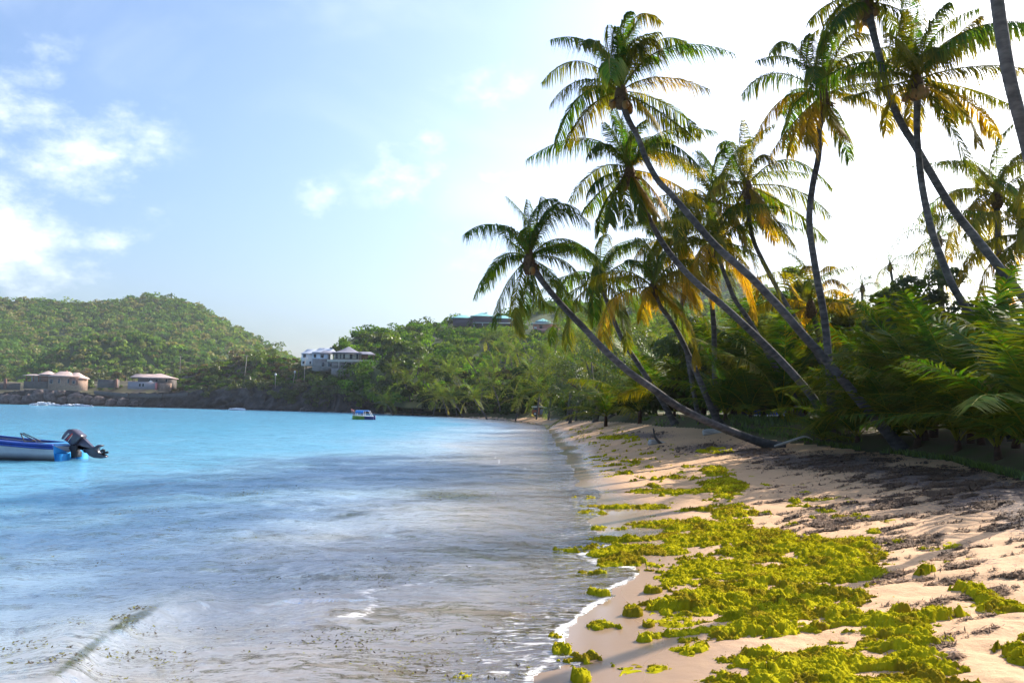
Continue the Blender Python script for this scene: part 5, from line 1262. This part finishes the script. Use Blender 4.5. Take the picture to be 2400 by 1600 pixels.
    bx(root, 'wall', pink, M, X(1690), X(2140), 10, 40, Zv(560), Zv(432)); bx(root, 'parapet', pink, M, X(1690), X(2145), 0, 2, Zv(560) - 2, Zv(515)); bx(root, 'flat_roof', M_white, M, X(1650), X(2150), -1, 42, Zv(432), Zv(418))
    for u in (1695, 1765, 1870, 1975, 2130): bx(root, 'column', pink, M, X(u) - .7, X(u) + .7, .2, 1.6, Zv(515), Zv(432))
    for a, b in ((1700, 1750), (2010, 2100)): window(root, M, X(a), X(b), Zv(520), Zv(480), 9.9, m_=M_white)
    window(root, M, X(1800), X(1850), Zv(510), Zv(450), 9.9); bx(root, 'lantern_wall', mat('lantern_grey', (.35, .40, .42), .8), M, X(1745), X(1975), 12, 34, Zv(416), Zv(380))
    mb = MB(); hip(mb, M, X(1745), X(1975), 12, 34, Zv(380), Zv(325), .08, 1.1, ov=2.5); mb.obj('roof', teal, root)


build_houses()


# ---------------------------------------------------------------- boats
def build_speedboat():
    D = 31.5; o = P(160, 1078, D); o[2] = 0.0
    yaw = math.pi - R(10)          # bow to the left and a little away
    bow = np.array([math.cos(yaw), math.sin(yaw) + 0, 0]); port = np.array([-bow[1], bow[0], 0])
    if port[1] > 0: port = -port      # port side faces us
    W = lambda x, y, z: o + bow * x + port * y + np.array([0, 0, z])
    root = empty('speedboat', o, 'white open speedboat with a blue gunwale moored at the left, stern to the right', 'boat')
    rel = lambda a: np.asarray(a) - o
    hull = mat('white_hull', (.50, .53, .55), .35, color2=(.40, .43, .46), scale=1.5, usecol=True, spec=.5); blue = mat('blue_paint', (.02, .07, .36), .35, var=.3, scale=2, spec=.5); lblue = mat('light_blue_paint', (.03, .30, .70), .4, var=.2)
    xs = np.linspace(0, 5.6, 26); sec = []
    for x in xs:
        t = x / 5.6; b = .86 * (1 - .92 * max(0, (t - .45) / .55) ** 2.2); sh = .60 + .38 * t ** 1.6; kz = -.25 + .5 * max(0, t - .7) ** 1.2
        sec.append([(-b, sh), (-b * .95, .30), (-b * .86, .05), (-b * .6, -.12 + kz * .2), (0, kz), (b * .6, -.12 + kz * .2), (b * .86, .05), (b * .95, .30), (b, sh)])
    sec = np.array(sec); V = np.array([[rel(W(x, y, z)) for y, z in s] for x, s in zip(xs, sec)]); zc = sec[..., 1]
    mb = MB(); c = np.where((zc < .14)[..., None], np.array([.12, .08, .07]), np.array([1, 1, 1.0])).reshape(-1, 3)
    mb.add(V.reshape(-1, 3), gridquads(26, 9), c=c); mb.obj('hull', hull, root, smooth=True)
    mb = MB(); mb.add([rel(W(0, y, z)) for y, z in sec[0]] + [rel(W(0, 0, .3))], None, [(i, i + 1, 9) for i in range(8)]); mb.obj('transom', lblue, root)
    mb = MB()
    for s in (0, 8):
        pts = [rel(W(x, sc_[s][0] * 1.02, sc_[s][1] + .0)) for x, sc_ in zip(xs, sec)]; mb.tube(pts, .055, 6)
        w2 = [rel(W(x, sc_[s][0] * 1.015, sc_[s][1] - .10)) for x, sc_ in zip(xs, sec)]; mb.tube(w2, .05, 6)
    mb.obj('gunwale', blue, root, smooth=True)
    mb = MB(); n = 26
    for k in range(n - 1):
        a, b = sec[k], sec[k + 1]
        for s in (1, -1):
            i = 8 if s > 0 else 0; y0, y1 = a[i][0], b[i][0]
            mb.add([rel(W(xs[k], y0, a[i][1] + .03)), rel(W(xs[k + 1], y1, b[i][1] + .03)), rel(W(xs[k + 1], y1 * .78, b[i][1] + .05)), rel(W(xs[k], y0 * .78, a[i][1] + .05))], [(0, 1, 2, 3)])
    mb.obj('side_deck', blue, root)
    mb = MB(); mb.add([rel(W(.05, y, z)) for y, z in ((-.84, .64), (.84, .64))] + [rel(W(.75, y, .66)) for y in (.84, -.84)] , [(0, 1, 2, 3)])
    mb.add([rel(W(-.12, y, z)) for y, z in ((-.8, .58), (.8, .58))] + [rel(W(.05, y, .64)) for y in (.84, -.84)], [(0, 1, 2, 3)]); mb.obj('stern_deck', lblue, root)
    mb = MB(); mb.add([rel(W(x, y, .32)) for x, y in ((.1, -.7), (.1, .7), (3.6, .7), (3.6, -.7))], [(0, 1, 2, 3)]); mb.obj('floor', mat('boat_floor', (.3, .32, .34), .7), root)
    for y in (-.52, .52):
        mb = MB(); 
        v = [rel(W(x, y + dy, z)) for z in (-.2, .28) for x, dy in ((-.30, -.22), (-.30, .22), (0, .22), (0, -.22))]
        mb.add(v, [(0, 1, 2, 3), (4, 5, 6, 7), (0, 1, 5, 4), (1, 2, 6, 5), (2, 3, 7, 6), (3, 0, 4, 7)]); mb.obj('stern_step', lblue, root)
    # cleat / windscreen frame
    mb = MB(); a, b, c_ = rel(W(1.75, .3, .7)), rel(W(1.95, .3, 1.02)), rel(W(1.25, .3, .72)); mb.tube([a, b], .022, 5); mb.tube([b, c_], .022, 5); mb.tube([b + (-.08, .3, .0), c_ + (.0, .3, 0)], .022, 5); mb.tube([a, c_], .03, 5); mb.obj('windscreen_frame', mat('dark_metal', (.05, .05, .06), .4), root)
    # outboard engine, tilted up; profile traced and given its real thickness
    eng = mat('engine_grey', (.055, .05, .075), .22, color2=(.075, .06, .085), scale=3, spec=.8); dark = mat('engine_black', (.03, .028, .035), .4)
    De = D - .1; s = De / FPX; Mx = (np.array([[s, 0, 0], [0, 1, 0], [0, 0, s]]), np.zeros(3)); orig = P(160, 1078, De) - o
    def part(name, poly, y0, y1, m_, ins=.06, par=None):
        p = [((u / 7.84) - 160, 1078 - (960 + v / 7.84)) for u, v in poly]; mb = MB()
        # inset works in metres
        pm = np.array(p) * s; mb.prism(pm, y0, y1, c=None, inset=ins); mb.v[0] = mb.v[0] + orig
        return mb.obj(name, m_, par or root, smooth=False)
    e = empty('x', (0, 0, 0), '', ''); bpy.data.objects.remove(e)
    cowl = part('engine_cowling', [(1150, 530), (1175, 470), (1210, 415), (1262, 362), (1330, 352), (1400, 382), (1455, 425), (1500, 455), (1525, 480), (1515, 505), (1470, 550), (1425, 600), (1370, 650), (1330, 640), (1240, 570)], -.26, .26, eng)
    part('engine_stripe', [(1250, 560), (1262, 565), (1375, 440), (1360, 425)], -.268, -.255, mat('red_stripe', (.7, .06, .05), .4), 0, cowl)
    part('engine_trim', [(1285, 580), (1292, 585), (1372, 460), (1364, 455)], -.268, -.256, mat('pale_stripe', (.75, .6, .5), .4), 0, cowl)
    leg = part('engine_leg', [(1330, 645), (1440, 600), (1520, 505), (1580, 560), (1700, 670), (1760, 665), (1800, 632), (1885, 640), (1880, 655), (1830, 662), (1800, 730), (1840, 790), (1900, 830), (1965, 835), (1970, 860), (1880, 880), (1740, 872), (1640, 830), (1590, 770), (1520, 690), (1440, 640), (1330, 720)], -.11, .11, eng, .03)
    part('engine_bracket', [(1290, 700), (1320, 640), (1430, 650), (1450, 700), (1420, 750), (1452, 770), (1455, 860), (1350, 880), (1330, 760)], -.2, .2, dark, .03)
    part('tilt_rod', [(1440, 690), (1560, 745), (1600, 790), (1560, 785), (1530, 770), (1520, 740), (1440, 705)], -.04, .04, dark, .01)
    for k, pl in enumerate([[(1850, 735), (1900, 705), (1950, 720), (1940, 760), (1880, 770)], [(1900, 760), (1975, 745), (1998, 775), (1960, 795), (1900, 785)], [(1870, 770), (1850, 800), (1880, 830), (1910, 800), (1900, 765)]]):
        part('propeller_blade', pl, -.14 + .09 * k, -.08 + .09 * k, dark, .01, leg)
    # lettering on the cowling
    cu = bpy.data.curves.new('t', 'FONT'); cu.body = 'YAMAHA'; cu.size = .2; cu.extrude = .004; cu.align_x = 'CENTER'; cu.align_y = 'CENTER'
    to = bpy.data.objects.new('t', cu); col.objects.link(to); dg = bpy.context.evaluated_depsgraph_get(); me = bpy.data.meshes.new_from_object(to.evaluated_get(dg)); bpy.data.objects.remove(to)
    me.materials.append(mat('white_letters', (.85, .85, .85), .5)); t = bpy.data.objects.new('lettering', me); col.objects.link(t); t.parent = cowl
    a_ = math.atan2(545 - 425, 1305 - 1215); pc = orig + np.array([(1262 / 7.84 - 160) * s, -.272, (1078 - (960 + 490 / 7.84)) * s])
    bm_x = np.array([math.cos(a_), 0, math.sin(a_)]); bm_y = np.array([-math.sin(a_), 0, math.cos(a_)]); wdt = max(v.co.x for v in me.vertices) - min(v.co.x for v in me.vertices); sc = (150 / 7.84 * s) / wdt
    mw = Matrix.Identity(4)
    for i in range(3): mw[i][0] = bm_x[i] * sc; mw[i][1] = bm_y[i] * sc * 1.1; mw[i][2] = -np.cross(bm_x, bm_y)[i] * -1; mw[i][3] = pc[i]
    t.matrix_local = mw


def person(px, py, D, hpx, label, pose='stand', skin=(.45, .22, .16), shirt=(.5, .2, .2), z0=None, seated=False):
    """small figure: one continuous skinned body, hair and clothing as children"""
    h = hpx * D / FPX / (1 if pose == 'stand' else .72); p = P(px, py, D)
    root = empty('person', p, label, 'person')
    J = {'pel': (0, 0, .52), 'ch': (0, 0, .74), 'nk': (0, 0, .84), 'hd': (0, 0, .90), 'tp': (0, 0, .985), 'sl': (-.11, 0, .81), 'el': (-.15, 0, .63), 'wl': (-.14, -.06, .48), 'sr': (.11, 0, .81), 'er': (.15, 0, .63), 'wr': (.14, -.06, .48), 'kl': (-.06, -.01, .28), 'al': (-.07, 0, .03), 'fl': (-.07, -.07, .015), 'kr': (.06, -.01, .28), 'ar': (.07, 0, .03), 'fr': (.07, -.07, .015)}
    if pose == 'bend':
        for k in ('ch', 'nk', 'hd', 'tp', 'sl', 'sr'):
            x, y, z = J[k]; r_ = z - .52; J[k] = (x - r_ * .75, y - .02, .52 + r_ * .55)
        J['el'] = (-.26, -.06, .50); J['wl'] = (-.22, -.10, .36); J['er'] = (-.16, .05, .50); J['wr'] = (-.20, -.02, .36)
    rad = {'pel': .075, 'ch': .08, 'nk': .032, 'hd': .048, 'tp': .035, 'sl': .036, 'el': .026, 'wl': .018, 'sr': .036, 'er': .026, 'wr': .018, 'kl': .038, 'al': .024, 'fl': .02, 'kr': .038, 'ar': .024, 'fr': .02}
    ks = list(J); E = [('pel', 'ch'), ('ch', 'nk'), ('nk', 'hd'), ('hd', 'tp'), ('ch', 'sl'), ('sl', 'el'), ('el', 'wl'), ('ch', 'sr'), ('sr', 'er'), ('er', 'wr'), ('pel', 'kl'), ('kl', 'al'), ('al', 'fl'), ('pel', 'kr'), ('kr', 'ar'), ('ar', 'fr')]

    def skinned(name, keys, grow, m_):
        kk = [k for k in ks if k in keys]; me = bpy.data.meshes.new(name); me.from_pydata([tuple(a * h for a in J[k]) for k in kk], [(kk.index(a), kk.index(b)) for a, b in E if a in kk and b in kk], [])
        o = bpy.data.objects.new(name, me); col.objects.link(o); o.parent = root; md = o.modifiers.new('s', 'SKIN'); o.modifiers.new('u', 'SUBSURF').levels = 1
        for i, k in enumerate(kk):
            r_ = rad[k] * h * grow; me.skin_vertices[0].data[i].radius = (r_, r_)
        me.skin_vertices[0].data[0].use_root = True; me.materials.append(m_)
    skinned('body', ks, 1.0, mat('skin', skin, .6)); skinned('shirt', ('pel', 'ch', 'sl', 'sr'), 1.15, mat('shirt_cloth', shirt, .9)); skinned('shorts', ('pel', 'kl', 'kr'), 1.18, mat('shorts_cloth', (.15, .12, .2), .9))
    hd = np.array(J['tp']) * h; mb = MB(); mb.tube([hd + (0, 0, -.045 * h), hd + (0, 0, 0), hd + (0, 0, .012 * h)], [.052 * h, .045 * h, .01], 8); mb.obj('hair', mat('hair', (.03, .02, .015), .8), root, smooth=True)
    return root


def build_taxi():
    D = 140; s = D / FPX; o = P(826, 983, D); o[2] = 0
    root = empty('water_taxi', o, 'small green and yellow motorboat with a blue canopy out on the bay', 'boat')
    L_ = 50 * s; xs = np.linspace(0, L_, 18); gy = mat('green_yellow_paint', (.32, .38, .03), .5, color2=(.10, .25, .04), scale=1.4); db = mat('dark_blue_paint', (.03, .04, .14), .5)
    sec = []
    for x in xs:
        t = x / L_; b = .75 * (1 - .8 * max(0, (.3 - t) / .3) ** 2); sh = .62 + .12 * (1 - t) ** 2 - .0 * t
        sec.append([(-b, sh), (-b * .85, .1), (0, -.25), (b * .85, .1), (b, sh)])
    sec = np.array(sec); V = np.array([[(x, y, z) for y, z in q] for x, q in zip(xs, sec)])
    mb = MB(); mb.add(V[:11].reshape(-1, 3), gridquads(11, 5)); mb.obj('hull', gy, root, smooth=True)
    mb = MB(); mb.add(V[10:].reshape(-1, 3), gridquads(8, 5)); mb.add(list(V[-1]) + [(L_, 0, .2)], None, [(i, i + 1, 5) for i in range(4)]); mb.obj('stern_hull', db, root)
    mb = MB(); mb.add(V[:, 1:4:2].reshape(-1, 3) + (0, 0, .15), gridquads(18, 2)); mb.obj('floor', mat('boat_deck', (.3, .25, .2), .8), root)
    for k in (0, 4):
        mb = MB(); mb.tube(V[:, k], .05, 5); mb.obj('gunwale', M_white, root)
    u = lambda a: (a / 16.8 - 46) * s; zt = 1.62
    mb = MB(); t = np.linspace(-.8, .8, 7); pts = np.array([(x, y, zt - .14 * abs(y) ** 2) for x in (u(920), u(1425)) for y in t]); mb.add(pts, gridquads(2, 7)); mb.add(pts - (0, 0, .08), gridquads(2, 7))
    mb.add(np.array([(x, -.82, z) for z in (zt - .5, zt - .08) for x in (u(920), u(1230))]), [(0, 1, 3, 2)]); mb.obj('canopy', mat('blue_canvas', (.04, .22, .62), .7, var=.2), root)
    for x0, x1 in ((u(1235), u(1235)), (u(1425), u(1540)), (u(920), u(920))):
        for y in (-.72, .72): mb = MB(); mb.tube([(x0, y, zt - .08), (x1, y, .6)], .045, 5); mb.obj('canopy_post', M_white, root)
    mb = MB(); mb.box(u(1060), u(1400), -.7, .7, .5, .58); mb.obj('bench', M_white, root)
    mb = MB(); mb.box(L_, L_ + .3, -.18, .18, -.1, .75); mb.obj('outboard_engine', db, root)
    person(829, 973.5, D - .2, 14.5, 'person in reddish swimwear bending forward at the end of the blue-canopied boat', 'bend', skin=(.5, .24, .18), shirt=(.55, .2, .2))
    person(848, 975, D + .1, 10, 'person in dark clothes under the blue boat canopy', 'stand', skin=(.3, .16, .11), shirt=(.1, .1, .16))


build_speedboat()
build_taxi()


# ---------------------------------------------------------------- things on the sand
def build_beach_things():
    def log(pts, r, label, n=9, extra=None):
        c = curve(pts, 26); o = c[0].copy(); root = empty('driftwood_log', o, label, 'driftwood'); rr = np.interp(np.linspace(0, 1, 26), [0, .1, .6, 1], [r * .8, r, r * .85, r * .25]) * (1 + .25 * (fbm(np.arange(26) * .4, np.zeros(26), 2, 9) - .5))
        mb = MB(); mb.tube(c - o, rr, n); mb.obj('log', M_drift, root, smooth=True)
        for e in extra or []: mb = MB(); mb.tube(curve(np.array(e) - o, 10), np.linspace(r * .4, r * .18, 10), 7); mb.obj('branch_stub', M_branch, root, smooth=True)
    h = lambda x, y, dz=0: hit(x, y) + (0, 0, dz)
    a = h(1522, 1044, .16); D = (a - CAM) @ cF
    log([a, P(1548, 1042, D + .2), P(1585, 1050, D - .3), P(1625, 1056, D - .8)], .19, 'pale weathered driftwood log with an upright dark stub on the sand', extra=[[P(1552, 1042, D), P(1536, 1025, D), P(1531, 1003, D)]])
    a = h(1648, 1020, .12); D = (a - CAM) @ cF; log([a, P(1675, 1012, D), P(1705, 1020, D - .3)], .17, 'short pale driftwood stump under the low leaning palm trunk')
    a = h(1815, 1050, .08); D = (a - CAM) @ cF; log([a, P(1850, 1034, D), P(1885, 1023, D), P(1905, 1030, D)], .05, 'bleached forked branch beside the base of the low leaning palm')
    a = h(1290, 985, .1); D = (a - CAM) @ cF; log([a, P(1310, 981, D + 1), P(1335, 977, D + 2)], .16, 'far pale log lying at the water edge near the parked car')
    # car glimpsed under the trees
    cp = hit(1272, 973); D = float((cp - CAM) @ cF); M = frame(1272, 973, D); root = empty('parked_car', M[2], 'reddish car with a pale roof half hidden under the trees at the far beach', 'car')
    red = mat('faded_red_paint', (.42, .13, .07), .5, var=.3); bl = mat('blue_grey_paint', (.22, .24, .32), .5, var=.3)
    mb = MB(); mb.prism([(-26, 2), (-26, 12), (-24, 20), (-8, 20), (-7, 12), (-7, 2)], 0, 26, M=(M[0], M[1]), inset=.8); mb.obj('body', red, root)
    mb = MB(); mb.prism([(-7, 2), (-7, 12), (-2, 15), (6, 16), (14, 12), (20, 7), (21, 2)], 1, 26, M=(M[0], M[1]), inset=.8); mb.obj('bonnet', bl, root)
    mb = MB(); mb.prism([(-27, 18.5), (-26, 21), (0, 21), (8, 19), (15, 14), (14, 13), (7, 17), (0, 18.5)], -.5, 26, M=(M[0], M[1]), inset=.3); mb.obj('roof', mat('pale_roof_paint', (.75, .72, .6), .3), root)
    mb = MB(); mb.box(-23, -10, -.3, .3, 12, 17.5, M=(M[0], M[1])); mb.obj('window', M_glass, root)
    for x in (-18, 12):
        t = np.linspace(0, 2 * np.pi, 17)[:-1]; mb = MB(); mb.prism([(x + 4.5 * math.cos(a), 3 + 4.5 * math.sin(a)) for a in t], -.8, 3, M=(M[0], M[1]), inset=.4); wh = mb.obj('wheel', mat('tyre_rubber', (.03, .03, .03), .8), root)
        mb = MB(); mb.prism([(x + 2.2 * math.cos(a), 3 + 2.2 * math.sin(a)) for a in t], -1.0, -.7, M=(M[0], M[1])); mb.obj('rim', M_white, wh)
    # rail fence behind the trees
    g0 = hit(1790, 1012); D = 44; root = empty('rail_fence', P(1790, 1000, D), 'pale green rail fence glimpsed through the undergrowth behind the low trunk', 'fence')
    fm = mat('fence_paint', (.35, .5, .42), .6, var=.2); o = np.array(root.location)
    for y in (983, 992): mb = MB(); mb.tube([P(1740, y - 1, D) - o, P(1890, y + 1, D + 1) - o], .03, 5); mb.obj('rail', fm, root)
    for x in (1745, 1780, 1815, 1850, 1885): mb = MB(); mb.tube([P(x, 1008, D) - o, P(x, 979, D) - o], .04, 5); mb.obj('post', fm, root)
    M = frame(1833, 1003, 43); root = empty('brick_pillar', M[2], 'sunlit salmon-coloured pillar seen through the undergrowth by the rail fence', 'pillar'); bx(root, 'shaft', mat('salmon_render', (.5, .26, .18), .85, var=.2), M, -5, 6, 0, 10, -2, 24); bx(root, 'cap', M_white, M, -6, 7, -1, 11, 24, 26)
    M = frame(1805, 998, 66); root = empty('beach_bar_hut', M[2], 'dark blue hut wall with a white band deep behind the undergrowth', 'hut'); bx(root, 'wall', mat('navy_paint', (.03, .05, .22), .7, var=.3), M, -60, 45, 0, 60, -4, 45); bx(root, 'band', M_white, M, -60, 45, -1, 0, 20, 26); bx(root, 'roof', grey_roof, M, -66, 50, -4, 62, 45, 50)
    # grass on the bank
    n = 16000; u = rng.uniform(1500, 2600, n); mbg = MB(); vx = np.interp(u, [p[0] for p in VEG_PX[::-1]], [p[1] for p in VEG_PX[::-1]])
    v = vx - rng.uniform(-1, 1, n) ** 2 * 26 * rng.choice([1, 1, 1, -.12], n)
    dd = cF[None] + cR[None] * ((u - 1200) / FPX)[:, None] + cU[None] * ((800 - v) / FPX)[:, None]
    ts = np.interp(u, [1500, 2600], [45, 12])
    for it in range(25):
        p = CAM + dd * ts[:, None]; g = ground(p[:, 0], p[:, 1]); ts = ts * np.clip((CAMZ - g) / np.maximum(.05, CAMZ - p[:, 2]), .8, 1.25) if it < 24 else ts
    p = CAM + dd * ts[:, None]; p[:, 2] = ground(p[:, 0], p[:, 1]); vd = sdist(p[:, 0], p[:, 1], veg); k = (vd > -.15) & (ts < 60); p = p[k]; n = len(p)
    hgt = rng.uniform(.05, .16, n) * (1 + ts[k] / 60); a = rng.uniform(0, 6.28, n); w_ = np.stack([np.cos(a), np.sin(a), 0 * a], 1) * .012 * (1 + ts[k] / 12)[:, None]; tip = p + np.stack([rng.normal(0, .05, n), rng.normal(0, .05, n), hgt], 1)
    vv = np.stack([p - w_, p + w_, tip], 1).reshape(-1, 3); c = np.array([[.08, .13, .015]]) * rng.uniform(.5, 1.5, (n, 1)); mbg.add(vv, None, np.arange(3 * n).reshape(-1, 3), c=np.repeat(c, 3, axis=0))
    mbg.obj('grass', M_leaf, kind='stuff', label='short green grass growing on the bank at the edge of the sand', category='grass')


grey_roof = mat('grey_sheet_roof', (.3, .3, .32), .7)
build_beach_things()


# ---------------------------------------------------------------- haze over the bay
def build_haze():
    mb = MB(); mb.box(-1750, 1750, -80, 1750, -11, 260); m = bpy.data.materials.new('haze_air'); m.use_nodes = True; n = m.node_tree.nodes; l = m.node_tree.links; n.clear()
    out = n.new('ShaderNodeOutputMaterial'); v = n.new('ShaderNodeVolumePrincipled'); v.inputs['Density'].default_value = .00010; v.inputs['Color'].default_value = (.80, .90, 1, 1); v.inputs['Anisotropy'].default_value = .35
    l.new(v.outputs[0], out.inputs['Volume']); mb.obj('haze', m, kind='stuff', label='thin sea haze paling the distant hills', category='haze')


build_haze()
